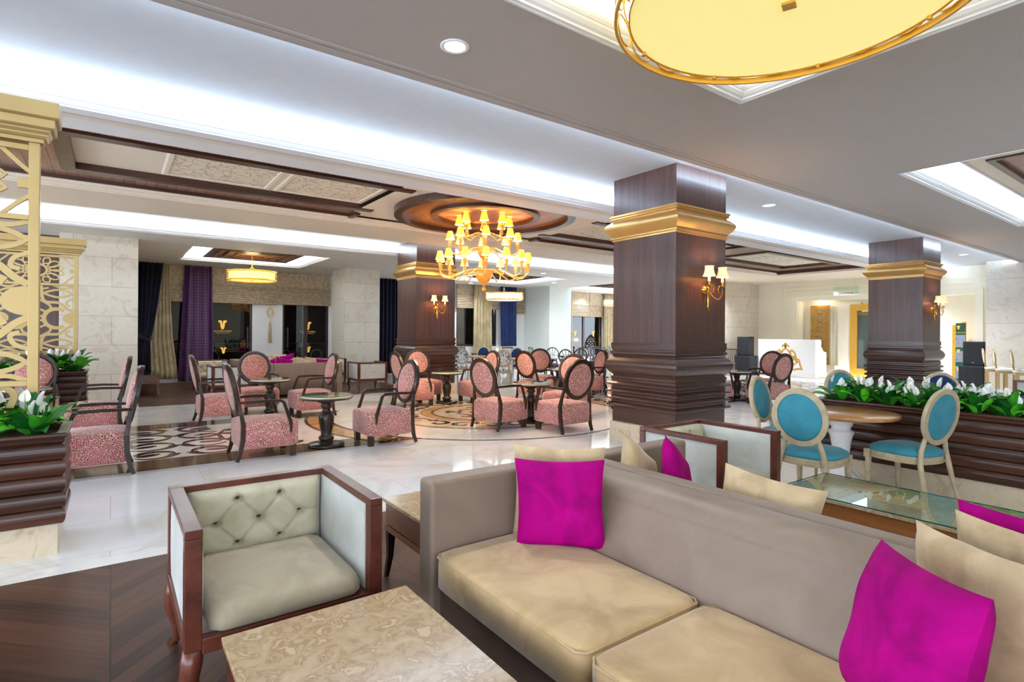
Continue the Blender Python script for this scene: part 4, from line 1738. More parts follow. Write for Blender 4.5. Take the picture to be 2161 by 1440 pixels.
def make_dining_table(topm='oak', basem='white', r=0.5, h=0.79, sq=False, slim=False):
    t = thing('dining_table', 'x', 'table')
    b = MB([topm, basem])
    b.lathe([(r - 0.05, h - 0.045), (r - 0.012, h - 0.04), (r, h - 0.025), (r, h - 0.008), (r - 0.008, h), (0, h)], 56, m=0, cap=False)
    b.lathe([(0, h - 0.045), (r - 0.05, h - 0.045)], 56, m=0, sm=False, cap=False)
    b.build('tabletop', t)
    b = MB(basem)
    if slim:
        b.lathe([(0.22, 0), (0.22, 0.02), (0.05, 0.05), (0.03, 0.1), (0.03, h - 0.2), (0.12, h - 0.06), (0.12, h - 0.045)], 20)
    else:
        b.lathe([(0.20, 0.0), (0.21, 0.03), (0.20, 0.08), (0.16, 0.14), (0.10, 0.20), (0.075, 0.26), (0.07, 0.34), (0.085, 0.46), (0.10, 0.54), (0.115, 0.575), (0.115, 0.595), (0.085, 0.61),
                 (0.085, 0.63), (0.10, 0.65), (0.105, 0.67), (0.105, h - 0.05)], 32)
    b.build('pedestal', t)
    return register(t)


def pillow_mesh(mb, s=0.45, th=0.13, m=0, seed=0):
    rnd = random.Random(seed)
    ph = [rnd.uniform(0, 6) for _ in range(6)]
    n = 22
    for sg in (1, -1):
        def fn(u, v):
            a, b2 = 2 * u - 1, 2 * v - 1
            pin = 1 - 0.075 * (1 - a * a) * abs(b2) ** 3
            pin2 = 1 - 0.075 * (1 - b2 * b2) * abs(a) ** 3
            x = a * s / 2 * pin2
            z = b2 * s / 2 * pin
            t = ((1 - a ** 4) * (1 - b2 ** 4)) ** 0.55
            wr = 1 + 0.07 * sin(5 * a + ph[0] + 2 * b2) * (1 - t * .5) + 0.05 * sin(7 * b2 + ph[1] - 3 * a)
            y = sg * th / 2 * t * wr
            return (x, y, z)
        o = len(mb.v)
        mb.grid(fn, n, n, m)
        if sg < 0:
            k = (n - 1) * (n - 1)
            mb.f[-k:] = [list(reversed(q)) for q in mb.f[-k:]]
    return mb


def pillow(name, mat, loc, rz, lean, roll, label, s=0.45, th=0.14, seed=0, group='throw pillows on the near sofas'):
    b = MB(mat)
    pillow_mesh(b, s, th, 0, seed)
    o = b.build(name)
    o.location = loc
    o.rotation_euler = Matrix.Identity(3).to_euler()
    o.rotation_mode = 'XYZ'
    m = Matrix.Rotation(R(rz), 4, 'Z') @ Matrix.Rotation(R(lean), 4, 'X') @ Matrix.Rotation(R(roll), 4, 'Y')
    o.rotation_euler = m.to_euler()
    return tag(o, label, 'pillow', group)


# ---- sofa: local frame, back along +x side at x=depth, seat front at x=0 facing -x, length along +y
def make_sofa(name, label, loc, rz, L, n, depth=1.0, H=0.80, seatz=0.47, arms=(True, True), leather='taupe', cush='seatvel', group=None):
    t = thing(name, label, 'sofa', loc, rz, group)
    aw = 0.145
    # plinth
    b = MB('taupedark')
    b.box(0.05, aw, 0.06, depth - 0.05, L - aw, 0.30)
    b.build('base', t, bevel=0.01)
    for k, (ya, yb_) in enumerate(((0, aw), (L - aw, L))):
        if not arms[k]:
            continue
        b = MB(leather)
        b.box(0.0, ya, 0.02, depth - 0.0, yb_, H)
        b.build('armrest', t, bevel=0.022, seg=4)
    # raked back, one section per seat
    seat_w = (L - 2 * aw) / n
    back = [(depth, 0.05), (depth, H - 0.02), (depth - 0.01, H - 0.003), (depth - 0.03, H), (depth - 0.08, H)]
    for i in range(1, 13):
        q = i / 12
        back.append((depth - 0.08 - 0.105 * sin(q * pi / 2) ** 1.0, H - 0.115 * (1 - cos(q * pi / 2))))
    back += [(depth - 0.22, H - 0.19), (depth - 0.335, seatz - 0.06), (depth - 0.335, 0.05)]
    m_ = max(1, n // 2)
    sw = (L - 2 * aw) / m_
    for k in range(m_):
        b = MB(leather)
        b.prism(back, aw + k * sw + 0.002, aw + (k + 1) * sw - 0.002, 'y', sm=True)
        b.build('backrest', t)
    for k in range(n):
        b = MB(cush)
        y0 = aw + k * seat_w + 0.003
        y1 = aw + (k + 1) * seat_w - 0.003
        softbox(b, 0.0, y0, 0.28, depth - 0.31, y1, seatz - 0.012, 0.014, 0.032, n=16)
        sc_ = b.build('seat_cushion', t)
        b = MB(cush)
        x0_, x1_, ya, yb_, zz = 0.012, depth - 0.322, y0 + 0.012, y1 - 0.012, seatz - 0.030
        c_ = 0.03
        pts = [(x0_ + c_, ya, zz), (x1_ - c_, ya, zz), (x1_, ya + c_, zz), (x1_, yb_ - c_, zz), (x1_ - c_, yb_, zz), (x0_ + c_, yb_, zz), (x0_, yb_ - c_, zz), (x0_, ya + c_, zz)]
        b.tube(pts, 0.006, 6, closed=True)
        b.build('piping', sc_)
    return t


# ---- peace lily clump
def make_lily(seed, nl=16, nf=4, s=1.0):
    rnd = random.Random(seed)
    t = thing('peace_lily', 'x', 'plant')
    b = MB(['leaf0', 'leaf1', 'leaf2', 'leafstem'])
    for k in range(nl):
        a = 2 * pi * k / nl + rnd.uniform(-0.3, 0.3)
        el = rnd.uniform(0.35, 1.15)
        ln = rnd.uniform(0.24, 0.36) * s
        wd = rnd.uniform(0.038, 0.058) * s
        st = rnd.uniform(0.02, 0.10) * s
        m = rnd.choice([0, 0, 1, 1, 1, 2])
        rows = 9
        px, pz = st * cos(el), st * sin(el) + 0.02
        ang = el + 0.2
        v, f = [], []
        tw = rnd.uniform(-0.5, 0.5)
        for i in range(rows):
            u = i / (rows - 1)
            w = wd * (sin(pi * u ** 0.8) ** 0.85) + 0.002
            ang2 = ang - 1.0 * u * u * rnd.uniform(0.7, 1.0)
            if i:
                px += ln / (rows - 1) * cos(ang2)
                pz += ln / (rows - 1) * sin(ang2)
            nx, nz = -sin(ang2), cos(ang2)
            for q, off in ((-1, 0.35), (-0.5, 0.1), (0, -0.05), (0.5, 0.1), (1, 0.35)):
                lat = q * w
                d = off * w * 0.9
                wav = 0.006 * sin(9 * u + q * 2 + k)
                x = px + nx * (d + wav)
                z_ = pz + nz * (d + wav) + tw * lat * 0.6
                v.append((x * cos(a) - lat * sin(a), x * sin(a) + lat * cos(a), z_))
        for i in range(rows - 1):
            for j in range(4):
                f.append((i * 5 + j, i * 5 + j + 1, i * 5 + j + 6, i * 5 + j + 5))
        b.add(v, f, m, True)
        b.tube([(0, 0, 0), (st * cos(el) * cos(a), st * cos(el) * sin(a), st * sin(el) + 0.03)], 0.004, 4, 3)
    b.build('foliage', t)
    for k in range(nf):
        b = MB(['petal', 'spadix', 'leafstem'])
        a = rnd.uniform(0, 2 * pi)
        lean = rnd.uniform(0.02, 0.12)
        h = rnd.uniform(0.20, 0.31) * s
        base = (lean * cos(a), lean * sin(a), h)
        b.tube([(0, 0, 0), (base[0] * .4, base[1] * .4, h * .5), base], 0.004, 5, 2)
        fa = rnd.uniform(0, 2 * pi)
        rows = 8
        v, f = [], []
        L = rnd.uniform(0.09, 0.12) * s
        for i in range(rows):
            u = i / (rows - 1)
            w = 0.040 * s * sin(pi * u ** 0.75) ** 0.7 * (1 - 0.15 * u) + 0.001
            zz = L * (u - 0.12)
            bk = -0.02 - 0.02 * u * u
            for q in (-1, -0.6, 0, 0.6, 1):
                x = bk + 0.028 * q * q * (1 - 0.3 * u)
                y = q * w
                v.append((base[0] + x * cos(fa) - y * sin(fa), base[1] + x * sin(fa) + y * cos(fa), h + zz))
        for i in range(rows - 1):
            for j in range(4):
                f.append((i * 5 + j, i * 5 + j + 1, i * 5 + j + 6, i * 5 + j + 5))
        b.add(v, f, 0, True)
        b.tube([(base[0], base[1], h), (base[0] + .004 * cos(fa), base[1] + .004 * sin(fa), h + L * .55)], [0.006, 0.005], 6, 1)
        b.build('flower', t)
    return register(t)


def make_planter(x0, y0, x1, y1, label, rim=0.845, bottom=0.22):
    t = thing('log_planter', label, 'planter', ((x0 + x1) / 2, (y0 + y1) / 2, 0), 0, 'ribbed dark wood planters with lilies')
    hx, hy = (x1 - x0) / 2, (y1 - y0) / 2
    b = MB('plinth')
    b.rings(-hx, -hy, hx, hy, [(-0.025, 0), (-0.025, bottom)], cap0=True, cap1=True)
    b.build('plinth', t)
    pr = [(-0.03, bottom), (-0.01, bottom)]
    n = 5
    top = rim - 0.075
    u = (top - bottom) / n
    for k in range(n):
        for i in range(13):
            a = pi * i / 12
            pr.append((-0.01 + 0.030 * sin(a) ** 0.8, bottom + k * u + u * (1 - cos(a)) / 2))
    pr += [(-0.008, top + 0.004), (0.008, top + 0.012), (0.015, top + 0.025), (0.008, top + 0.035), (0.02, top + 0.045), (0.03, top + 0.055), (0.03, top + 0.07), (0.02, rim),
           (-0.03, rim), (-0.03, rim - 0.06)]
    b = MB('planter')
    b.rings(-hx, -hy, hx, hy, pr)
    o = b.build('box', t)
    b = MB('soil')
    b.box(-hx + 0.03, -hy + 0.03, rim - 0.12, hx - 0.03, hy - 0.03, rim - 0.055)
    b.build('soil', t)
    return t


def flat_stroke(mb, pts, w, depth=0.022, closed=False, taper=False):
    """bar of constant thickness following a line in the local XZ plane"""
    n = len(pts)
    depth += (len(mb.v) % 41) * 0.00016
    v, f = [], []
    for i in range(n):
        if closed:
            (x0, y0), (x1, y1) = pts[i - 1], pts[(i + 1) % n]
        else:
            (x0, y0), (x1, y1) = pts[max(i - 1, 0)], pts[min(i + 1, n - 1)]
        dx, dy = x1 - x0, y1 - y0
        l = math.hypot(dx, dy) or 1
        ww = w / 2 * ((0.35 + 0.65 * sin(pi * min(1, (i + 0.5) / n * 1.3) / 1.0 * 0.5 + 0.3)) if taper else 1)
        for q in (1, -1):
            for d in (-depth / 2, depth / 2):
                v.append((pts[i][0] - q * dy / l * ww, d, pts[i][1] + q * dx / l * ww))
    for i in range(n if closed else n - 1):
        a, c = 4 * i, 4 * ((i + 1) % n)
        f += [(a, a + 2, c + 2, c), (a + 1, c + 1, c + 3, a + 3), (a, c, c + 1, a + 1), (a + 2, a + 3, c + 3, c + 2)]
    if not closed:
        a = 4 * (n - 1)
        f += [(0, 1, 3, 2), (a, a + 2, a + 3, a + 1)]
    mb.add(v, f, 0)


def curve_pts(p, n=20):
    """smooth line through the given points"""
    out = []
    P_ = [p[0]] + list(p) + [p[-1]]
    for k in range(len(p) - 1):
        p0, p1, p2, p3 = P_[k:k + 4]
        for i in range(n // (len(p) - 1) + 1):
            t = i / (n // (len(p) - 1) + 1)
            out.append(tuple(0.5 * (2 * p1[j] + (p2[j] - p0[j]) * t + (2 * p0[j] - 5 * p1[j] + 4 * p2[j] - p3[j]) * t * t + (3 * p1[j] - p0[j] - 3 * p2[j] + p3[j]) * t ** 3) for j in (0, 1)))
    out.append(p[-1])
    return out


def screen_lattice(b, w, H, bars):
    z1, z2 = bars
    hw = w / 2
    cz, u = (z2 + H) / 2, (H - z2) / 2
    flat_stroke(b, ellipse(0, cz, 0.135, 0.105, 32), 0.034, closed=True)
    for k in range(14):
        a = 2 * pi * (k + 0.5) / 14
        rx, rz = 0.315, u * 0.76
        rad = math.hypot(rx * cos(a), rz * sin(a))
        inner = math.hypot(0.15 * cos(a), 0.115 * sin(a))
        ang = math.atan2(rz * sin(a), rx * cos(a))
        ln = (rad - inner) * 1.38
        c = (inner + rad) / 2 + 0.035
        flat_stroke(b, petal(c * cos(ang), cz + c * sin(ang), ln, 0.125, ang, 9), 0.022, closed=True)
    for sx in (1, -1):
        for sz in (1, -1):
            flat_stroke(b, curve_pts([(sx * hw, cz + sz * u * 0.35), (sx * (hw - .07), cz + sz * u * .62), (sx * (hw - .16), cz + sz * u)]), 0.026)
        flat_stroke(b, [(sx * (hw - .06), cz), (sx * hw, cz)], 0.07)
    f = z2 - z1
    mid = z1 + f / 2
    for s in (1, -1):
        ze = mid + s * f / 2
        for sx in (1, -1):
            # lens with solid rim
            flat_stroke(b, petal(sx * 0.285, ze - s * f * 0.13, 0.40, 0.17, 0.0 if sx > 0 else pi, 14, 0.9), 0.034, closed=True)
            # big S curve from the lens to the centre ring
            flat_stroke(b, curve_pts([(sx * 0.06, ze - s * f * 0.02), (sx * 0.10, ze - s * f * 0.24), (sx * 0.30, ze - s * f * 0.27), (sx * 0.42, ze - s * f * 0.36), (sx * hw, ze - s * f * 0.40)], 28), 0.046)
            flat_stroke(b, curve_pts([(sx * 0.10, ze - s * f * 0.24), (sx * 0.19, ze - s * f * 0.33), (sx * 0.14, ze - s * f * 0.40), (sx * 0.05, ze - s * f * 0.37)], 20), 0.034)
            flat_stroke(b, curve_pts([(sx * hw, ze - s * f * 0.02), (sx * 0.36, ze - s * f * 0.05), (sx * 0.20, ze)], 16), 0.032)
            flat_stroke(b, curve_pts([(sx * hw, ze - s * f * 0.21), (sx * 0.42, ze - s * f * 0.24), (sx * 0.40, ze - s * f * 0.29), (sx * 0.45, ze - s * f * 0.31)], 18), 0.030)
            flat_stroke(b, curve_pts([(sx * 0.02, ze - s * f * 0.14), (sx * 0.05, ze - s * f * 0.08), (sx * 0.16, ze - s * f * 0.05)], 14), 0.028)
        flat_stroke(b, ellipse(0, ze - s * f * 0.14, 0.055, 0.05, 20), 0.05, closed=True)
        flat_stroke(b, curve_pts([(-0.17, ze - s * f * 0.30), (0, ze - s * f * 0.22), (0.17, ze - s * f * 0.30)], 16), 0.036)
    for sx in (1, -1):
        # open ring towards the middle and half disc on the rim
        flat_stroke(b, [(sx * (0.27 - 0.17 * cos(a)), mid + 0.165 * sin(a)) for a in [-2.2 + 4.4 * i / 26 for i in range(27)]], 0.060)
        b.prism([(sx * (hw - 0.155 + 0.155 * 0 + 0.0) + sx * 0.155 - sx * 0.15 * cos(a), mid + 0.105 * sin(a)) for a in [-pi / 2 + pi * i / 14 for i in range(15)]], -0.011, 0.011, 'y')
        flat_stroke(b, curve_pts([(0, mid), (sx * 0.06, mid + 0.04), (sx * 0.10, mid)], 10), 0.035)
        flat_stroke(b, curve_pts([(0, mid), (sx * 0.06, mid - 0.04), (sx * 0.10, mid)], 10), 0.035)
    # foot field
    for sx in (1, -1):
        flat_stroke(b, curve_pts([(sx * 0.05, 0.0), (sx * 0.08, z1 * 0.55), (sx * 0.26, z1 * 0.62), (sx * 0.30, z1 * 0.25), (sx * 0.20, z1 * 0.22)], 26), 0.045)
        flat_stroke(b, curve_pts([(sx * hw, z1 * 0.15), (sx * 0.40, z1 * 0.45), (sx * 0.42, z1 * 0.8), (sx * 0.34, z1)], 18), 0.04)
        flat_stroke(b, petal(sx * 0.20, z1 * 0.85, 0.30, 0.09, 0.0 if sx > 0 else pi, 12, 0.9), 0.026, closed=True)
    flat_stroke(b, [(0, 0), (0, z1)], 0.05)


def make_screen(xc, y, label, w=1.11, z0=0.80, top=2.88):
    t = thing('gold_screen', label, 'screen', (xc, y, z0), 0, 'pierced gold screens standing in the planters')
    H = top - z0
    pw_ = 0.062
    iw = w - 2 * pw_
    bars = (1.17 - z0, 2.345 - z0)
    b = MB('screen')
    screen_lattice(b, iw, H - 0.04, bars)
    b.build('lattice_panel', t)
    for s in (1, -1):
        b = MB('screen')
        xa, xb = sorted((s * w / 2, s * (w / 2 - pw_)))
        b.box(xa, -0.035, 0, xb, 0.035, H)
        b.build('post', t, bevel=0.004)
    for z in (bars[0], bars[1], H - 0.04):
        b = MB('screen')
        b.box(-iw / 2, -0.028, z - 0.018, iw / 2, 0.028, z + 0.022)
        b.build('crossbar', t, bevel=0.003)
    b = MB('screen')
    b.rings(-w / 2, -0.035, w / 2, 0.035, [(-0.01, H - 0.002), (0.02, H), (0.02, H + 0.025), (0.035, H + 0.03), (0.045, H + 0.045), (0.045, H + 0.055), (0.05, H + 0.06), (0.06, H + 0.075),
                                          (0.06, H + 0.085), (0.075, H + 0.09), (0.085, H + 0.10), (0.085, H + 0.155), (0.10, H + 0.16), (0.11, H + 0.17), (0.11, H + 0.275)], cap0=True, cap1=True)
    b.build('crown', t)
    return t

# ================================================================== PLACING THE FURNITURE
make_sofa('sofa', 'long taupe leather sofa with golden beige seat cushions in the foreground', (1.30, -0.95, 0), 0, 3.56, 3, 1.01, group='taupe back to back sofas')
make_sofa('sofa', 'taupe sofa standing back to back behind the foreground sofa', (3.33, 2.60, 0), 180, 3.56, 3, 1.0, H=0.795, group='taupe back to back sofas')
make_sofa('sofa', 'far taupe sofa seen from behind near the glass doors', (2.95, 14.75, 0), -90, 1.78, 2, 0.95, group='taupe lounge sofas by the windows')
make_sofa('sofa', 'far taupe sofa with its back to the glass doors', (4.55, 15.75, 0), 90, 1.95, 2, 0.95, group='taupe lounge sofas by the windows')

# low marble table in front
def low_table(label, x0, y0, x1, y1, h, topm, woodm, legs=True, glass=False, drawers=0, gr=None):
    t = thing('low_table', label, 'table', ((x0 + x1) / 2, (y0 + y1) / 2, 0), 0, gr)
    hx, hy = (x1 - x0) / 2, (y1 - y0) / 2
    hg = h - (0.012 if glass else 0)
    b = MB(topm)
    b.box(-hx, -hy, hg - 0.022, hx, hy, hg)
    b.build('tabletop', t, bevel=0.003)
    if glass:
        b = MB(['tglass', 'gedge'])
        b.box(-hx - .004, -hy - .004, h - 0.008, hx + .004, hy + .004, h, 0)
        b.mi[-6:] = [0, 0, 1, 1, 1, 1]
        b.build('glass_top', t)
    b = MB(woodm)
    b.box(-hx + 0.015, -hy + 0.015, hg - 0.16, hx - 0.015, hy - 0.015, hg - 0.022)
    b.build('apron', t, bevel=0.004)
    b = MB(woodm)
    b.rings(-hx + .01, -hy + .01, hx - .01, hy - .01, [(0, hg - 0.20), (0, hg - 0.165), (-0.05, hg - 0.165), (-0.05, hg - 0.20)], closed=True)
    b.build('rail', t)
    for sx in (1, -1):
        for sy in (1, -1):
            b = MB('blackwood' if not legs else woodm)
            px, py = sx * (hx - 0.04), sy * (hy - 0.04)
            b.tube([(px, py, hg - 0.17), (px + sx * .005, py, 0.14), (px + sx * .02, py + sy * .02, 0)], [0.036, 0.024, 0.017], 4, up=(0, 1, 0.01))
            b.build('leg', t)
    return t


low_table('low marble topped coffee table in the foreground, below the cream armchair', 0.325, 0.80, 1.045, 2.215, 0.45, 'tmarble', 'redwood')
low_table('marble inset side table between the cream armchair and the sofa arm', 1.40, 2.72, 2.02, 3.32, 0.50, 'tmarble', 'tablewood', legs=False)
low_table('long glass topped marble coffee table behind the sofas at the right', 3.92, 0.25, 4.62, 2.10, 0.455, 'tmarble', 'orangewood', glass=True)
low_table('brown side table with glass top beside the champagne curtain', 0.50, 15.75, 0.95, 16.95, 0.50, 'tablewood', 'tablewood', glass=True)
low_table('low dark table among the far sofas', 3.0, 15.0, 4.4, 15.5, 0.42, 'tmarble', 'tablewood', glass=True)

# cream box armchairs
bc = make_box_chair()
u = []
place(bc, u, (0.63, 2.83, 0), -90, 'cream tufted box armchair in the foreground at the marble table')
place(bc, u, (3.98, 2.72, 0), -90, 'cream tufted box armchair behind the sofas, beside the turquoise chairs')
place(bc, u, (5.46, 14.0, 0), 90, 'cream box armchair seen from behind, in front of the stone column')
place(bc, u, (2.17, 14.0, 0), 90, 'cream box armchair seen from behind, left of the far sofa')
place(bc, u, (2.15, 16.65, 0), -90, 'cream tufted box armchair in front of the purple curtain')
place(bc, u, (5.22, 16.45, 0), -90, 'cream box armchair right of the far sofas, half hidden by a rose armchair')
place(bc, u, (13.5, 2.35, 0), 90, 'cream box armchair at the right edge beyond the flower planter')

# rose armchairs and their tables
rc = make_rose_chair()
u = []
for x, y, rz, lab in [
    (1.56, 7.45, 0, 'rose armchair seen from the side, left of the front left table'),
    (3.12, 7.40, 180, 'rose armchair right of the front left table, seat towards it'),
    (1.50, 10.55, 0, 'rose armchair left of the second row table, behind the front left armchair'),
    (2.28, 11.45, -92, 'rose armchair facing the camera behind the second row left table'),
    (3.00, 10.48, 180, 'rose armchair right of the second row left table'),
    (5.20, 10.72, 0, 'rose armchair left of the table before the far column'),
    (5.83, 11.50, -95, 'rose armchair facing the camera at the foot of the far column'),
    (6.66, 10.50, 180, 'rose armchair right of the table before the far column'),
    (5.19, 7.46, 8, 'rose armchair seen from behind on the medallion, left of its table'),
    (5.86, 6.70, 92, 'rose armchair seen from behind with its back nearest the big column'),
    (6.90, 7.80, 205, 'rose armchair half hidden behind the one nearest the big column'),
    (8.06, 10.12, 10, 'rose armchair left of the table on the far side of the medallion'),
    (8.98, 11.05, -120, 'rose armchair behind the table on the far side of the medallion'),
    (9.82, 10.25, 165, 'rose armchair right of the table on the far side of the medallion'),
    (8.75, 8.0, 140, 'rose armchair partly hidden by the left edge of the big column'),
    (10.6, 10.9, 120, 'rose armchair behind the left edge of the big column, farther away'),
    (11.20, 7.55, 0, 'rose armchair just right of the big column with its back hidden'),
    (12.95, 7.30, 185, 'rose armchair facing us before the white desk'),
    (11.85, 6.62, 80, 'rose armchair seen from behind before the white desk'),
    (-0.16, 7.50, 180, 'rose armchair nearest the left edge, behind the front planter'),
    (-0.20, 10.30, 180, 'rose armchair beside the stone pier, second from the left planter'),
    (-1.05, 11.52, -95, 'rose armchair facing us behind the gold screen'),
]:
    place(rc, u, (x, y, 0.014), rz, lab)
rt = make_round_table()
u = []
for x, y, lab in [
    (2.36, 7.52, 'round glass topped table between the two front left rose armchairs'),
    (2.32, 10.62, 'round glass topped table in the second row at the left'),
    (5.95, 10.62, 'round glass topped table before the far column'),
    (5.90, 7.56, 'round glass topped table on the medallion among rose armchairs'),
    (8.92, 10.28, 'round glass topped table on the far side of the medallion'),
    (12.0, 7.46, 'round glass topped table right of the big column'),
    (-1.04, 10.72, 'round glass topped table behind the gold screen'),
]:
    place(rt, u, (x, y, 0.014), 0, lab)

# turquoise chairs and the oak topped table
dc = make_dining_chair('blue')
dc['group'] = 'turquoise oval back chairs'
u = []
SB = 1.04
for x, y, rz, lab in [
    (5.19, 2.46, 4, 'turquoise oval back chair seen from behind, left of the oak table'),
    (6.06, 2.02, 76, 'turquoise oval back chair right of the oak table, side view'),
    (5.95, 3.10, -84, 'turquoise oval back chair behind the oak table, half hidden'),
    (7.9, 3.2, -120, 'turquoise oval back chair peeping over the left end of the flower planter'),
]:
    o = place(dc, u, (x, y, 0), rz, lab, cat='chair')
    o.scale = (SB, SB, SB)
nv = make_dining_chair('navy')
nv['group'] = 'navy oval back chairs'
u = []
for x, y, rz, lab in [
    (8.45, 2.3, -135, 'navy oval back chair behind the flower planter'),
    (10.45, 16.2, 225, 'navy oval back chair in the far dining area, left one'),
    (10.75, 14.6, 225, 'navy oval back chair in the far dining area, right one'),
]:
    o = place(nv, u, (x, y, 0), rz, lab)
    o.scale = (SB, SB, SB)
tc = make_dining_chair('toile', 'creamwood')
u = []
for x, y, rz, lab in [(8.95, 14.95, 48, 'cream chair with blue toile print beside the far column'),
                      (9.25, 13.15, 52, 'cream chair with blue toile print nearest in the far dining area')]:
    o = place(tc, u, (x, y, 0), rz, lab, group='blue toile print chairs')
    o.scale = (SB, SB, SB)
lb = make_dining_chair('whitecush')
u = []
for x, y, rz, lab in [(7.55, 1.5, 150, 'cream oval back chair at the right edge behind the flower planter'),
                      (10.25, 15.35, 140, 'pale oval back chair seen edge on between the navy chairs, left'),
                      (11.1, 15.7, -60, 'pale oval back chair seen edge on between the navy chairs, right')]:
    o = place(lb, u, (x, y, 0), rz, lab, group='pale oval back chairs')
    o.scale = (SB, SB, SB)
dt = make_dining_table()
u = []
place(dt, u, (5.95, 2.55, 0), 0, 'round oak topped table with white turned pedestal among turquoise chairs', 'round oak topped tables')
o = place(dt, u, (9.95, 15.75, 0), 0, 'round oak topped table in the far dining area, left one')
o = place(dt, u, (9.95, 13.85, 0), 0, 'round oak topped table in the far dining area, right one')
M['plum'] = fabric('plum_seat_fabric', '4a3a48', '5e4a5c', 0.7, 0.2, 4)
rg = make_dining_chair('plum', 'chairwood', ring=True, seatm='plum')
u = []
for x, y, rz, lab in [
    (12.2, 14.5, 225, 'dark open ring back chair behind the grey topped table'),
    (12.55, 13.55, 60, 'dark open ring back chair nearest the right hand windows'),
    (11.55, 12.9, 30, 'dark open ring back chair in front of the pale pier'),
    (13.6, 14.6, 200, 'dark open ring back chair in the second row of dark chairs'),
    (15.2, 15.4, 220, 'dark open ring back chair farthest at the right hand window'),
    (14.9, 13.3, 150, 'dark open ring back chair beside the big column edge'),
    (16.3, 14.8, 180, 'dark open ring back chair behind the big column edge'),
]:
    o = place(rg, u, (x, y, 0), rz, lab, group='dark ring back chairs')
    o.scale = (SB, SB, SB)
gt = make_dining_table('mstrip', 'blackwood', 0.36, 0.78, slim=True)
u = []
for x, y, lab in [(11.55, 13.75, 'small grey topped pedestal table before the pale pier'),
                  (13.6, 15.6, 'small grey topped pedestal table farther back by the pale pier'),
                  (14.3, 14.1, 'small grey topped pedestal table below the right hand window')]:
    place(gt, u, (x, y, 0), 0, lab, 'small grey pedestal tables')


def slat_chair(x, y, rz, label):
    t = thing('slat_back_chair', label, 'chair', (x, y, 0), rz, 'dark slat back chairs')
    b = MB('plum')
    softbox(b, -0.22, -0.22, 0.42, 0.22, 0.22, 0.47, 0.015, 0.02, n=6)
    b.build('seat', t)
    for s in (1, -1):
        b = MB('chairwood')
        b.tube([(-0.26, s * 0.19, 0), (-0.21, s * 0.2, 0.42), (-0.25, s * 0.2, 0.75), (-0.32, s * 0.2, 1.0)], 0.018, 4)
        b.build('leg', t)
        b = MB('chairwood')
        b.tube([(0.2, s * 0.19, 0), (0.19, s * 0.19, 0.42)], 0.018, 4)
        b.build('leg', t)
    b = MB('chairwood')
    b.tube([(-0.32, -0.22, 0.99), (-0.335, 0, 1.0), (-0.32, 0.22, 0.99)], 0.022, 6)
    for k in range(5):
        yy = -0.14 + k * 0.07
        b.tube([(-0.22, yy, 0.47), (-0.315, yy, 0.98)], 0.009, 4)
    b.build('slat_back', t)
    return t


slat_chair(19.1, 12.2, 200, 'dark slat back chair against the stone wall beside the loudspeakers')
slat_chair(12.3, 17.2, -120, 'dark slat back chair before the deep blue curtain')
slat_chair(13.6, 17.0, -60, 'dark slat back chair at the left side of the pale pier')
slat_chair(17.4, 17.6, -80, 'dark slat back chair under the glowing golden disc')
slat_chair(18.9, 17.9, -60, 'dark slat back chair at the right end of the far window')
slat_chair(10.9, 18.1, -90, 'dark slat back chair below the mid windows')
# dark dining tables with small carved lamp
b = MB('chairwood')
b.box(-0.4, -0.4, 0.74, 0.4, 0.4, 0.78)
t = thing('square_table', 'dark square dining table below the mid windows', 'table', (11.6, 17.7, 0))
b.build('tabletop', t)
for sx in (-.36, .36):
    for sy in (-.36, .36):
        b = MB('chairwood')
        b.box(sx - .02, sy - .02, 0, sx + .02, sy + .02, 0.74)
        b.build('leg', t)
t = thing('square_table', 'dark square dining table below the golden disc', 'table', (18.1, 18.6, 0))
b = MB('chairwood')
b.box(-0.5, -0.4, 0.88, 0.5, 0.4, 0.92)
b.build('tabletop', t)
for sx in (-.46, .46):
    for sy in (-.36, .36):
        b = MB('chairwood')
        b.box(sx - .02, sy - .02, 0, sx + .02, sy + .02, 0.88)
        b.build('leg', t)
me = cut_panel([(-0.27, 0), (0.27, 0), (0.27, 0.2), (0.2, 0.42), (0.08, 0.56), (0, 0.62), (-0.08, 0.56), (-0.2, 0.42), (-0.27, 0.2)],
               [petal(0.12 * cos(a), 0.28 + 0.14 * sin(a), 0.11, 0.06, a) for a in [k * pi / 4 for k in range(8)]] + [ellipse(0, 0.28, .04, .04, 12), ellipse(0.17, 0.08, .05, .04, 12), ellipse(-0.17, 0.08, .05, .04, 12)],
               0.03, 'chairwood', 'fretwork')
o = meshobj('fretwork_stand', me, None, (18.0, 18.6, 0.92), (0, 0, R(-30)))
tag(o, 'small dark arched fretwork stand before the golden disc', 'ornament')

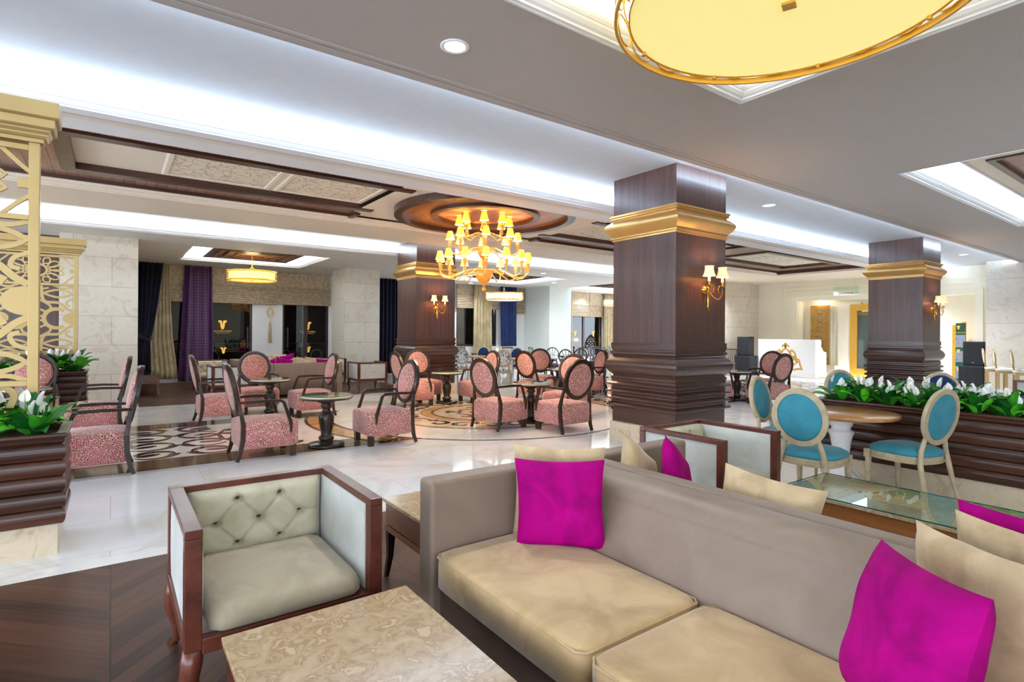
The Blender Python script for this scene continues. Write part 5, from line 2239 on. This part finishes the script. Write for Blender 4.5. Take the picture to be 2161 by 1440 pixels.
# ---- throw pillows
pillow('throw_pillow', 'pillowb', (1.965, 2.27, 0.695), -46, 0, 0, 'beige pillow leaning in the sofa corner behind the magenta one', 0.50, 0.10, 1)
pillow('throw_pillow', 'magenta', (1.87, 2.15, 0.675), -46, 0, -1.5, 'magenta velvet pillow upright in the corner of the foreground sofa', 0.465, 0.11, 2)
pillow('throw_pillow', 'magenta', (1.751, 0.577, 0.711), -132, -15.5, -3.5, 'large magenta velvet pillow at the lower right of the photo', 0.45, 0.17, 3)
pillow('throw_pillow', 'pillowb', (2.035, 0.471, 0.705), -125, 4, -3.4, 'beige pillow behind the lower right magenta one', 0.50, 0.14, 4)
pillow('throw_pillow', 'pillowb', (2.58, 2.24, 0.66), -160, 12, -33, 'beige pillow at the left end of the rear sofa', 0.44, 0.12, 5)
pillow('throw_pillow', 'magenta', (2.76, 2.10, 0.66), -155, 12, -33, 'magenta pillow beside the left beige pillow of the rear sofa', 0.43, 0.11, 6)
pillow('throw_pillow', 'pillowb', (2.56, 1.444, 0.62), -85, -12.8, 4.7, 'beige pillow lying along the back of the rear sofa, mid way', 0.50, 0.15, 7)
pillow('throw_pillow', 'pillowb', (2.70, 0.52, 0.625), -96, 8, 5, 'beige pillow on the rear sofa at the right edge', 0.46, 0.13, 8)
pillow('throw_pillow', 'magenta', (2.85, 0.54, 0.645), -94, 8, 2, 'magenta pillow edge showing behind the right edge beige pillow', 0.46, 0.12, 9)
for i, (x, m_, lab, lean) in enumerate([
    (3.10, 'magenta', 'magenta pillow at the left end of the far sofa', 10), (3.22, 'pillowb', 'beige pillow at the left of the far sofa', -8),
    (3.42, 'magenta', 'magenta pillow second from the left on the far sofa', 6), (3.62, 'pillowb', 'beige pillow left of the middle of the far sofa', 14),
    (3.88, 'pillowb', 'beige pillow at the middle of the far sofa', -14), (4.14, 'pillowb', 'wide beige pillow right of the middle of the far sofa', 5),
    (4.42, 'magenta', 'magenta pillow at the right end of the far sofa', 0)]):
    pillow('throw_pillow', m_, (x, 14.28 + 0.06 * (i % 2), 0.66 + 0.02 * (i % 3)), lean, -12, (-12, 9, 14, -18, 16, 8, 3)[i], lab, 0.42, 0.13, 20 + i, 'throw pillows on the far sofas')
for i, (x, m_, lab) in enumerate([(3.3, 'pillowb', 'beige pillow on the sofa by the glass doors, left'), (3.75, 'pillowb', 'beige pillow on the sofa by the glass doors, right'),
                                  (4.0, 'magenta', 'magenta pillow on the sofa by the glass doors')]):
    pillow('throw_pillow', m_, (x, 16.22, 0.72), 8 * i, 14, 10 - 12 * i, lab, 0.42, 0.13, 30 + i, 'throw pillows on the far sofas')

# ---- planters, screens and lilies
make_planter(-3.2, 4.90, -0.27, 5.50, 'ribbed dark wood planter at the left edge in front')
make_planter(-3.0, 12.10, -0.36, 12.85, 'ribbed dark wood planter beside the stone pier at the left')
pr_ = make_planter(0, 0, 0.55, 4.9, 'long ribbed dark wood planter with white lilies at the right')
pr_.location = (6.70, 0.58, 0)
pr_.rotation_euler = (0, 0, R(-1.5))
make_screen(-0.975, 5.20, 'pierced gold screen with crown at the left edge, nearest')
make_screen(-1.05, 12.48, 'pierced gold screen with crown in the planter beside the stone pier', w=1.13)
make_screen(-2.6, 15.0 - 0.35, 'pierced gold screen farthest back behind the two others', w=1.1, z0=0.2, top=2.3)
lilies = [make_lily(s) for s in (11, 12, 13, 14)]
used = [[], [], [], []]
rl = random.Random(5)


def lily(k, x, y, z, s, lab, rz=None):
    o = place(lilies[k], used[k], (x, y, z), rl.uniform(0, 360) if rz is None else rz, lab, 'peace lilies in the planters')
    o.scale = (s, s, s)


spots = ['at its far left end', 'second from its left end', 'third from its left end', 'left of its middle', 'behind the oak table edge', 'beside the turquoise chair',
         'right of the turquoise chair', 'right of its middle', 'third from the right edge', 'second from the right edge', 'at the right edge of the photo', 'just outside the right edge', 'at its hidden near end']
for i in range(13):
    y = 2.86 - i * 0.245
    xx = 6.70 - (0.58 - y) * 0 + (y - 0.58) * 0.026
    lily(i % 4, xx - 0.13, y, 0.785, 0.82, 'peace lily in the long planter, front row, ' + spots[i])
    lily((i + 2) % 4, xx + 0.10, y - 0.1, 0.785, 0.88, 'peace lily in the long planter, back row, ' + spots[i])
for i, (x, y, lab) in enumerate([(-0.42, 5.02, 'white peace lily at the right end of the front left planter'), (-0.66, 5.06, 'white peace lily below the gold screen in the front left planter'),
                                 (-0.92, 5.04, 'white peace lily cut by the left edge of the photo'), (-0.50, 5.34, 'peace lily behind the gold screen foot, right'),
                                 (-0.80, 5.36, 'peace lily behind the gold screen foot, left')]):
    lily(i % 4, x, y, 0.79, 0.92, lab)
for i, (x, y, lab) in enumerate([(-0.50, 12.3, 'peace lily at the right end of the planter beside the stone pier'), (-0.80, 12.28, 'peace lily in front of the far gold screen'),
                                 (-1.15, 12.3, 'peace lily left in front of the far gold screen'), (-1.6, 12.3, 'peace lily seen through the near gold screen'), (-0.62, 12.68, 'peace lily behind the far gold screen')]):
    lily(i % 4, x, y, 0.79, 1.15, lab)

# ---- curtains and blinds
def curtain(name, pts_top, pts_bot, z0, z1, mats, folds, amp, label, group=None, tie=None, stripes=None, dy=0.0):
    """hanging cloth between two x spans, y=YC; tie = (z, x0, x1) gathers it"""
    b = MB(mats)
    nu = folds * 8 + 1
    nv = 24

    def fn(u, v):
        z = z0 + (z1 - z0) * v
        a0, a1 = pts_bot
        c0, c1 = pts_top
        if tie:
            tz, t0, t1 = tie
            tv = (tz - z0) / (z1 - z0)
            if v > tv:
                q = (v - tv) / (1 - tv)
                q = q ** 0.75
                x0 = t0 + (c0 - t0) * q
                x1 = t1 + (c1 - t1) * q
            else:
                q = (tv - v) / tv
                x0 = t0 + (a0 - t0) * min(1, q * 1.2)
                x1 = t1 + (a1 - t1) * min(1, q * 1.2)
        else:
            x0 = a0 + (c0 - a0) * v
            x1 = a1 + (c1 - a1) * v
        x = x0 + (x1 - x0) * u
        y = amp * sin(2 * pi * folds * u + 0.6 * sin(3 * v + folds)) * (0.75 + 0.25 * sin(2.3 * u * folds))
        return (x, y, z)
    b.grid(fn, nu, nv)
    if stripes:
        for k in range(len(b.mi)):
            uu = (k % (nu - 1)) / (nu - 1)
            if stripes[0] < uu < stripes[1]:
                b.mi[k] = 1
    o = b.build(name)
    o.location = (0, YB - 0.28 + dy, 0)
    s = o.modifiers.new('solid', 'SOLIDIFY')
    s.thickness = 0.008
    return tag(o, label, 'curtain', group)


o = curtain('curtain', (0.50, 1.24), (0.50, 0.95), 0.05, 3.55, ['navycurt'], 6, 0.05, 'midnight blue curtain tied back beside the stone pier', tie=(1.30, 0.60, 0.92), dy=-0.10)
b = MB('purple')
b.tube([(0.52, YB - 0.46, 1.50), (0.7, YB - 0.50, 1.36), (0.90, YB - 0.48, 1.28), (0.95, YB - 0.40, 1.36)], 0.035, 6)
tag(b.build('curtain_tieback'), 'purple patterned tieback round the midnight blue curtain', 'tieback')
curtain('curtain', (0.98, 1.40), (0.86, 1.62), 0.12, 3.55, ['goldcurt'], 6, 0.045, 'champagne satin curtain beside the midnight blue one', tie=(1.30, 0.84, 1.50), dy=0.12)
curtain('curtain', (1.78, 2.52), (1.62, 2.56), 0.03, 3.55, ['purple', 'purplepat'], 4, 0.045, 'purple velvet curtain with woven pattern', stripes=(0.18, 0.86))
curtain('curtain', (7.65, 8.9), (7.7, 8.9), 0.03, 3.55, ['navycurt'], 8, 0.05, 'midnight blue curtain between the stone column and the far wood column')
curtain('curtain', (12.1, 12.95), (12.05, 13.0), 0.05, 3.55, ['goldcurt'], 6, 0.05, 'champagne curtain between the two mid windows', 'champagne curtains of the dining area')
curtain('curtain', (13.4, 14.25), (13.45, 14.25), 1.0, 3.55, ['bluecurt'], 6, 0.05, 'deep blue curtain left of the pale pier')
curtain('curtain', (16.75, 17.5), (16.8, 17.5), 0.05, 3.55, ['goldcurt'], 5, 0.05, 'champagne curtain at the left of the far right window', 'champagne curtains of the dining area')
curtain('curtain', (19.65, 20.4), (19.6, 20.45), 0.05, 3.55, ['goldcurt'], 5, 0.05, 'champagne curtain at the right of the far right window', 'champagne curtains of the dining area')
curtain('curtain', (20.4, 21.3), (20.4, 21.3), 0.05, 3.55, ['navycurt'], 5, 0.05, 'dark curtain beyond the rightmost champagne curtain')


def blind(x0, x1, zb, label):
    b = MB('blind')
    prof = [(YB - 0.12, 3.54), (YB - 0.12, zb + 0.62)]
    for k in range(9):
        z = zb + 0.60 - k * 0.066
        prof += [(YB - 0.12, z), (YB - 0.165, z - 0.040), (YB - 0.15, z - 0.058), (YB - 0.115, z - 0.060)]
    prof += [(YB - 0.12, zb)]
    b.strip(prof, x0, x1, 'x', 0, False)
    b.strip([(YB - 0.08, 3.54), (YB - 0.08, zb)], x0, x1, 'x')
    tag(b.build('roman_blind'), label, 'blind', 'gathered beige roman blinds')


blind(1.02, 1.90, 2.44, 'beige roman blind between the champagne and purple curtains')
blind(2.5, 4.43, 2.44, 'beige roman blind left of the tassel')
blind(4.44, 6.22, 2.46, 'beige roman blind right of the tassel')
blind(11.35, 12.2, 2.57, 'beige roman blind over the left mid window')
blind(12.85, 13.4, 2.57, 'beige roman blind over the right mid window')
blind(14.2, 14.8, 2.40, 'beige roman blind sliver between deep blue curtain and pale pier')
blind(17.3, 18.75, 2.38, 'beige roman blind over the far right window, left half')
blind(18.77, 19.75, 2.38, 'beige roman blind over the far right window, right half')

t = thing('curtain_tassel', 'gold ring ornament with long tassel hanging on the white wall', 'tassel', (4.21, YB - 0.26, 0))
b = MB('screen')
oval_ring(b, (0, 0, 2.17), 0.085, 0.15, 0.05, 0.03, 0)
b.v = [(y, x, z) for x, y, z in b.v]
b.build('ring', t)
b = MB('screen')
b.tube([(0, 0, 3.5), (0, 0, 2.33)], 0.006, 6)
b.tube([(0, 0, 2.0), (0, 0, 1.86)], 0.006, 6)
b.build('cord', t)
b = MB('goldcurt')
b.lathe([(0.01, 1.90), (0.028, 1.88), (0.03, 1.83), (0.045, 1.80), (0.058, 1.18), (0.0, 1.18)], 14)
b.build('tassel', t)

# ================================================================== LAMPS
def make_drum(R_, h, glow, goldm, inner=0.93, label='', loc=(0, 0, 0), chain=0.5, ncell=26, disc=True, grp=None):
    """drum pendant; origin at the bottom centre"""
    t = thing('drum_pendant_lamp', label, 'pendant lamp', loc, 0, grp)
    b = MB(goldm)
    bw = 0.035 if R_ < 0.9 else 0.045
    for z in (0.0, h - bw):
        b.lathe([(R_, z), (R_ + 0.006, z), (R_ + 0.006, z + bw), (R_, z + bw), (R_, z)], 72, cap=False)
        b.lathe([(R_ - 0.012, z), (R_ + 0.0, z)], 72, cap=False, sm=False)
    b.build('rim', t)
    b = MB(goldm)
    rows = 2
    hh = (h - 2 * bw)
    for k in range(ncell):
        for j in range(rows):
            a0 = 2 * pi * (k + 0.5 * (j % 2)) / ncell
            zc = bw + hh * (j + 0.5) / rows
            ra = pi / ncell * R_ * 0.98
            rz_ = hh / rows * 0.5
            pts = []
            for q in range(12):
                w_ = 2 * pi * q / 12
                a = a0 + ra * cos(w_) / R_
                pts.append((R_ * cos(a), R_ * sin(a), zc + rz_ * sin(w_)))
            b.tube(pts, 0.0045 if R_ < 0.9 else 0.007, 4, closed=True)
    b.build('lattice', t)
    b = MB(glow)
    r2 = R_ * inner
    b.lathe([(r2, 0.035), (r2, h - 0.02)], 64, cap=False)
    if disc:
        b.lathe([(0.0, 0.02), (r2, 0.02), (r2, 0.035)], 64, sm=False, cap=False)
    b.lathe([(r2, h - 0.02), (0.0, h - 0.02)], 64, sm=False, cap=False)
    b.build('diffuser', t)
    b = MB(goldm)
    b.lathe([(r2 + 0.004, 0.012), (r2 + 0.01, 0.012), (r2 + 0.01, 0.03), (r2 - 0.01, 0.03)], 64, cap=False)
    for k in range(8):
        a = 2 * pi * (k + 0.35) / 8
        b.lathe([(0.014, -0.004), (0.014, 0.02)], 10, (r2 * cos(a) * 1.0, r2 * sin(a), 0))
    b.rings(-0.035, -0.035, 0.035, 0.035, [(0.0, 0.005), (0.0, 0.02)], cap0=True, T=Matrix.Rotation(R(20), 4, 'Z'))
    b.build('fitting', t)
    b = MB(goldm)
    b.tube([(0.05 * cos(a), 0, h + 0.05 + 0.05 * sin(a)) for a in [pi * i / 10 for i in range(11)]], 0.008, 6)
    z = h + 0.10
    while z < h + chain:
        b.tube([(0.012 * cos(a), 0, z + 0.02 + 0.022 * sin(a)) for a in [2 * pi * i / 8 for i in range(8)]], 0.004, 4, closed=True)
        z += 0.035
    b.tube([(0, 0, h - 0.02), (0, 0, h + chain)], 0.003, 4)
    b.build('chain', t)
    return t


DL = (3.10, 1.62)
make_drum(0.97, 0.42, 'glow_big', 'doorgold', 0.91, 'huge yellow glowing drum lamp with gold lattice ring overhead', (DL[0], DL[1], 3.41), chain=0.25, ncell=22)
make_drum(0.62, 0.27, 'glow_y', 'doorgold', 0.93, 'yellow drum lamp with gold lattice before the roman blinds', (3.10, 16.4, 2.93), chain=0.42)
make_drum(0.70, 0.27, 'glow_w', 'brass', 0.93, 'white drum lamp with gold lattice beyond the chandelier', (11.67, 16.6, 2.76), chain=0.64)
make_drum(0.70, 0.27, 'glow_w', 'brass', 0.93, 'white drum lamp mostly hidden by the big column', (17.75, 16.6, 2.76), chain=0.64)
point_light(3.10, 16.4, 3.35, 10, (1, 0.8, 0.4), 0.2)
point_light(DL[0], DL[1], 3.95, 10, (1, 0.9, 0.7), 0.02)

# ---- chandelier
CHX, CHY = 5.70, 8.78
ch = thing('chandelier', 'large amber glass chandelier with three tiers of small yellow shades', 'chandelier', (CHX, CHY, 0))
b = MB('amber')
b.lathe([(0.0, 2.34), (0.03, 2.36), (0.045, 2.385), (0.03, 2.41), (0.012, 2.43), (0.02, 2.46), (0.05, 2.49), (0.10, 2.53), (0.145, 2.60), (0.165, 2.69), (0.15, 2.72), (0.06, 2.70), (0.035, 2.72), (0.03, 2.84),
         (0.045, 2.87), (0.05, 2.92), (0.035, 2.96)], 20)
b.lathe([(0.02, 2.94), (0.04, 2.95), (0.09, 3.0), (0.125, 3.08), (0.13, 3.13), (0.05, 3.12), (0.03, 3.16), (0.028, 3.30), (0.05, 3.34), (0.03, 3.38), (0.025, 3.44)], 20)
b.lathe([(0.02, 3.42), (0.04, 3.44), (0.055, 3.52), (0.03, 3.62), (0.015, 3.66), (0.012, 3.78)], 16)
b.build('stem', ch)


def chandelier_arm(r, zh, zc, zs):
    """arm leaving the hub at zh, dipping and rising to the cup at radius r; zs = shade bottom"""
    b = MB(['amber', 'brass'])
    pts = [(0.05, 0, zh), (0.14, 0, zh + 0.02), (r * 0.45, 0, zh - 0.0), (r * 0.78, 0, zc - 0.03), (r * 0.93, 0, zc), (r * 0.995, 0, zc + 0.05), (r, 0, zs - 0.20)]
    b.tube(pts, [0.012, 0.014, 0.014, 0.014, 0.015, 0.013, 0.010], 6, 0)
    b.lathe([(0.008, zs - 0.205), (0.022, zs - 0.19), (0.012, zs - 0.18), (0.018, zs - 0.16), (0.038, zs - 0.07), (0.034, zs - 0.045), (0.01, zs - 0.035)], 10, (r, 0, 0), 0)
    b.lathe([(0.008, zs - 0.04), (0.008, zs + 0.01)], 8, (r, 0, 0), 1)
    arm = b.build('arm', ch)
    s = MB(['shade_y', 'shade_in'])
    s.lathe([(0.085, zs), (0.045, zs + 0.155)], 14, (r, 0, 0), 0, cap=False)
    s.lathe([(0.086, zs), (0.080, zs + 0.004)], 14, (r, 0, 0), 0, cap=False)
    s.build('shade', arm)
    return arm


for n, r, zh, zc, zs, a0 in ((14, 0.84, 2.72, 2.62, 2.91, 8), (8, 0.64, 3.13, 3.05, 3.31, 15), (8, 0.47, 3.42, 3.38, 3.62 - 0.03, 12)):
    arm = chandelier_arm(r, zh, zc, zs)
    for k in range(n):
        a = R(a0 + 360 * k / n)
        point_light(CHX + r * cos(a), CHY + r * sin(a), zs + 0.05, 11, (1.0, 0.78, 0.5), 0.018)
    arm.rotation_euler = (0, 0, R(a0))
    sh = arm.children[0] if arm.children else None
    for k in range(1, n):
        c = arm.copy()
        COL.objects.link(c)
        c.parent = ch
        c.rotation_euler = (0, 0, R(a0 + 360 * k / n))
        s2 = sh.copy()
        COL.objects.link(s2)
        s2.parent = c

# ---- wall sconces: local frame faces -y, mounted at the origin
def make_sconce():
    t = thing('wall_sconce', 'x', 'wall lamp', group='brass wall sconces with two shades')
    b = MB('brass')
    T = Matrix.Rotation(pi / 2, 4, 'X')
    b.lathe([(0.075, 0.0), (0.075, 0.012), (0.055, 0.03), (0.045, 0.045), (0.02, 0.06), (0.0, 0.065)], 20, T=T)
    b.lathe([(0.0, -0.30), (0.012, -0.285), (0.008, -0.26), (0.02, -0.245), (0.012, -0.225), (0.018, -0.20), (0.02, -0.10), (0.014, -0.06), (0.012, 0.06), (0.022, 0.09), (0.0, 0.11)], 12, (0, -0.05, 0))
    b.build('backplate', t)
    for s in (-1, 1):
        b = MB('brass')
        pts = []
        for i in range(17):
            q = i / 16
            a = -pi * 0.95 * q
            pts.append((s * (0.02 + 0.15 * q * 1.0), -0.07 - 0.10 * sin(q * pi / 2), -0.04 - 0.11 * sin(pi * q) ** 0.8 + 0.03 * q))
        b.tube(pts, 0.008, 6)
        ex, ey = s * 0.15, -0.17
        sp = [(ex - s * 0.05 + 0.05 * cos(a) * s, ey, 0.0 - 0.01 + 0.05 * sin(a)) for a in [-0.9 + 5.0 * i / 14 for i in range(15)]]
        b.tube(sp, 0.006, 5)
        for q in (4, 8, 12):
            b.sphere(pts[q], 0.011, 0, 6)
        b.lathe([(0.0, 0.0), (0.05, 0.012), (0.052, 0.018), (0.014, 0.02), (0.022, 0.04), (0.016, 0.065)], 12, (s * 0.15, -0.17, 0.03))
        arm = b.build('arm', t)
        b = MB('shade_w')
        b.lathe([(0.018, 0.095), (0.018, 0.175)], 10, (s * 0.15, -0.17, 0))
        b.build('candle', arm)
        b = MB('shade_w')
        b.lathe([(0.085, 0.165), (0.070, 0.20), (0.058, 0.25), (0.056, 0.285), (0.062, 0.30)], 16, (s * 0.15, -0.17, 0), cap=False)
        b.build('shade', arm)
    return register(t)


sc = make_sconce()
u = []
for x, y, z, lab in [(6.60, 4.59, 2.17, 'brass sconce with two lit shades on the nearest column'),
                     (15.40, 4.65, 2.17, 'brass sconce with two lit shades on the column behind the flower planter'),
                     (6.52, 12.20, 2.17, 'brass sconce with two lit shades on the far column')]:
    place(sc, u, (x, y, z), 0, lab)
    for s in (-1, 1):
        point_light(x + s * 0.15, y - 0.17, z + 0.24, 4.5, (1.0, 0.58, 0.26), 0.015)
# sconces that hang inside the patisserie behind the door
for x, y, z, lab in [(XR + 3.2, 8.6, 2.2, 'small lit sconce seen through the gold door')]:
    o = place(sc, u, (x, y, z), -90, lab)

# ---- recessed downlights
def downlight(x, y, z, label, r=0.085, power=60):
    t = thing('recessed_downlight', label, 'downlight', (x, y, z), 0, 'recessed ceiling downlights')
    b = MB('trim')
    b.lathe([(r, 0.003), (r + 0.025, 0.0), (r + 0.025, -0.006), (r, -0.008), (r - 0.01, 0.0)], 28, cap=False)
    b.build('trim_ring', t)
    b = MB('led')
    b.lathe([(r - 0.005, -0.003), (0.0, -0.003)], 28, sm=False, cap=False)
    b.build('lamp', t)
    if power:
        spot_light(x, y, z - 0.03, power * 1.9)


for x, y, z, lab, p in [
    (2.07, 3.61, 3.70, 'recessed downlight in the ceiling strip nearest the camera', 45),
    (9.20, 5.14, 3.80, 'recessed downlight right of the big column', 60),
    (18.9, 5.0, 3.80, 'recessed downlight at the right end beyond the planter column', 110),
    (11.55, 14.18, 3.55, 'recessed downlight in front of the dark panel tray', 50),
    (14.03, 16.56, 3.55, 'recessed downlight beside the pale pier', 50),
    (18.19, 19.0, 3.55, 'recessed downlight above the far right window', 40),
    (11.57, 18.78, 3.55, 'recessed downlight above the mid windows', 40),
    (9.5, -0.8, 3.70, 'added fill downlight beyond the right edge of the picture', 90),  # from here down: unseen lamps added for fill light
    (-4.0, 3.6, 3.70, 'added fill downlight beyond the left edge of the picture', 90),
    (6.5, -1.5, 3.70, 'added fill downlight above the camera side seating', 50),
    (20.5, 6.5, 3.65, 'added downlight brightening the portal, hidden by the planter column', 200),  # added with the next one to brighten the portal, kept behind the column
    (20.8, 7.4, 3.65, 'second added downlight brightening the portal behind the planter column', 200),
    (18.5, 12.2, 3.645, 'added fill downlight washing the stone wall behind the big column', 190),  # added to brighten the stone wall, its fitting stays out of view
]:
    downlight(x, y, z, lab, 0.085, p)

# ================================================================== DESK, SPEAKERS, POSTER, STOOLS
t = thing('reception_desk', 'white desk with gold arabesque emblem before the cream portal', 'desk', (20.4, 10.715, 0))
b = MB('white')
b.box(0.02, -1.085, 0.10, 0.10, 1.085, 1.40)
b.box(0.10, -1.085, 0.10, 0.42, -1.0, 1.40)
b.prism([(0.42, 0.10), (0.86, 0.10), (0.86, 0.93), (0.80, 0.93), (0.76, 0.96), (0.68, 0.95), (0.60, 0.99), (0.56, 1.06), (0.47, 1.12), (0.44, 1.20), (0.46, 1.30), (0.42, 1.40)], -1.085, -1.0, 'y')
b.prism([(0.42, 0.10), (0.86, 0.10), (0.86, 0.93), (0.60, 0.99), (0.47, 1.12), (0.42, 1.40)], 1.0, 1.085, 'y')
b.box(0.10, -1.0, 0.90, 0.80, 1.0, 0.94)
b.build('body', t, bevel=0.004)
b = MB('whitecush')
b.box(-0.02, -1.12, 0.0, 0.90, 1.12, 0.10)
b.build('plinth', t, bevel=0.01)
em = MB('doorgold')


def stroke(pts, w, mirror=True):
    n = len(pts)
    for s in ((1, -1) if mirror else (1,)):
        v, f = [], []
        for i in range(n):
            x0, y0 = pts[max(i - 1, 0)]
            x1, y1 = pts[min(i + 1, n - 1)]
            dx, dy = x1 - x0, y1 - y0
            l = math.hypot(dx, dy) or 1
            ww = w / 2 * (0.45 + 0.55 * sin(pi * (i + 0.5) / n))
            for q in (1, -1):
                v.append((0.005, -s * (pts[i][0] - q * dy / l * ww), pts[i][1] + q * dx / l * ww))
                v.append((0.02, -s * (pts[i][0] - q * dy / l * ww), pts[i][1] + q * dx / l * ww))
        for i in range(n - 1):
            a = 4 * i
            f += [(a, a + 2, a + 6, a + 4), (a, a + 4, a + 5, a + 1), (a + 2, a + 3, a + 7, a + 6)]
        em.add(v, f, 0)


def arcp(cx, cy, r, a0, a1, n=14, ry=None):
    return [(cx + r * cos(a0 + (a1 - a0) * i / n), cy + (ry or r) * sin(a0 + (a1 - a0) * i / n)) for i in range(n + 1)]


stroke([(0.0, 1.26), (0.03, 1.20), (0.0, 1.08)], 0.07, True)
stroke(arcp(0.07, 1.13, 0.05, 2.6, -0.6), 0.04)
stroke([(0.0, 1.06), (0.09, 1.0), (0.17, 0.90), (0.20, 0.80), (0.13, 0.68), (0.05, 0.60), (0.0, 0.56)], 0.075)
stroke([(0.15, 0.93), (0.25, 0.98), (0.33, 0.93), (0.38, 0.80), (0.40, 0.70)], 0.055)
em.sphere((0.01, 0.23, 1.0), 0.045, 0, 8, (0.3, 1, 1))
em.sphere((0.01, -0.23, 1.0), 0.045, 0, 8, (0.3, 1, 1))
stroke(arcp(0.27, 0.62, 0.15, 2.2, 6.2), 0.075)
stroke(arcp(0.24, 0.66, 0.07, -0.5, 4.2), 0.06)
stroke([(0.22, 0.78), (0.32, 0.76), (0.40, 0.62), (0.48, 0.56)], 0.07)
stroke([(0.40, 0.70), (0.50, 0.66), (0.53, 0.52), (0.56, 0.42), (0.62, 0.30)], 0.06)
stroke([(0.62, 0.30), (0.48, 0.33), (0.34, 0.28), (0.18, 0.33), (0.06, 0.46), (0.0, 0.52)], 0.07)
em.build('emblem', t)


def speaker(x, y, z0, w, d, h, label, rz=0):
    t = thing('loudspeaker', label, 'loudspeaker', (x, y, z0), rz, 'black loudspeakers')
    b = MB('black')
    b.box(-d / 2, -w / 2, 0, d / 2, w / 2, h)
    b.build('cabinet', t, bevel=0.02)
    b = MB('outdark')
    b.box(-d / 2 - 0.008, -w / 2 + 0.03, 0.03, -d / 2 + 0.004, w / 2 - 0.03, h - 0.03)
    b.build('grille', t, bevel=0.006)
    b = MB('steel')
    b.box(-d / 2 - 0.012, -0.02, h * 0.12, -d / 2 - 0.006, 0.02, h * 0.12 + 0.025)
    b.build('badge', t)


speaker(20.1, 12.10, 0.0, 0.62, 0.60, 0.75, 'black subwoofer on the floor left of the white desk')
speaker(20.1, 12.13, 0.75, 0.48, 0.42, 0.74, 'black loudspeaker standing on the subwoofer left of the white desk')
speaker(21.45, 5.40, 0.0, 0.62, 0.55, 0.66, 'black subwoofer on the floor beside the brochure display')
speaker(21.45, 5.37, 0.66, 0.50, 0.42, 0.74, 'black loudspeaker standing on the subwoofer beside the brochure display')

t = thing('brochure_display', 'tall green and gold brochure display leaning in the portal', 'display', (22.05, 5.92, 0), -14)
b = MB('brochure')
b.box(-0.01, -0.17, 0.04, 0.02, 0.10, 1.98)
b.build('panel', t)
b = MB('doorgold')
b.prism([(-0.17, 0.04), (0.22, 0.04), (0.22, 1.92), (0.1, 1.93), (0.05, 1.97), (-0.02, 1.98), (-0.1, 2.02), (-0.17, 2.02)], 0.022, 0.05, 'x')
b.build('frame', t)
b = MB('emblem')
for z in (1.78, 1.02, 0.44):
    b.prism([(0.02 - a * 0.5, z + c * 0.5) for a, c in vpoly], -0.014, -0.011, 'x')
b.build('emblem', t)
me = text_mesh('VILLA SIDE HOTELS', 0.04, 0.001)
me.materials.clear(); me.materials.append(M['emblem'])
meshobj('lettering', me, t, (-0.014, -0.02, 1.66), (pi / 2, 0, -pi / 2))


def gold_stool(x, y, rz, label):
    t = thing('bar_stool', label, 'stool', (x, y, 0), rz, 'gold oval back bar stools')
    b = MB('whitecush')
    softbox(b, -0.24, -0.22, 0.62, 0.24, 0.22, 0.69, 0.02, 0.03, n=6)
    b.build('seat', t)
    b = MB('screen')
    b.rings(-0.22, -0.20, 0.22, 0.20, [(0.0, 0.56), (0.0, 0.625)])
    b.build('seat_rail', t)
    for sx in (-0.2, 0.2):
        for sy in (-0.18, 0.18):
            b = MB('screen')
            b.box(sx - 0.025, sy - 0.025, 0, sx + 0.025, sy + 0.025, 0.62)
            b.build('leg', t)
    b = MB('screen')
    oval_ring(b, (-0.27, 0, 1.0), 0.16, 0.20, 0.04, 0.035, 0.12)
    b.tube([(-0.22, 0, 0.66), (-0.245, 0, 0.80)], 0.02, 6)
    b.build('back_frame', t)
    b = MB('whitecush')
    oval_pad(b, (-0.27, 0, 1.0), 0.15, 0.19, 0.02, 0.12, bulge=0.015)
    b.build('backrest', t)


gold_stool(20.35, 4.62, -70, 'gold oval back bar stool nearest the loudspeakers')
gold_stool(19.75, 4.25, -70, 'gold oval back bar stool, second from the loudspeakers')
gold_stool(19.1, 3.75, -70, 'gold oval back bar stool at the right edge of the photo')
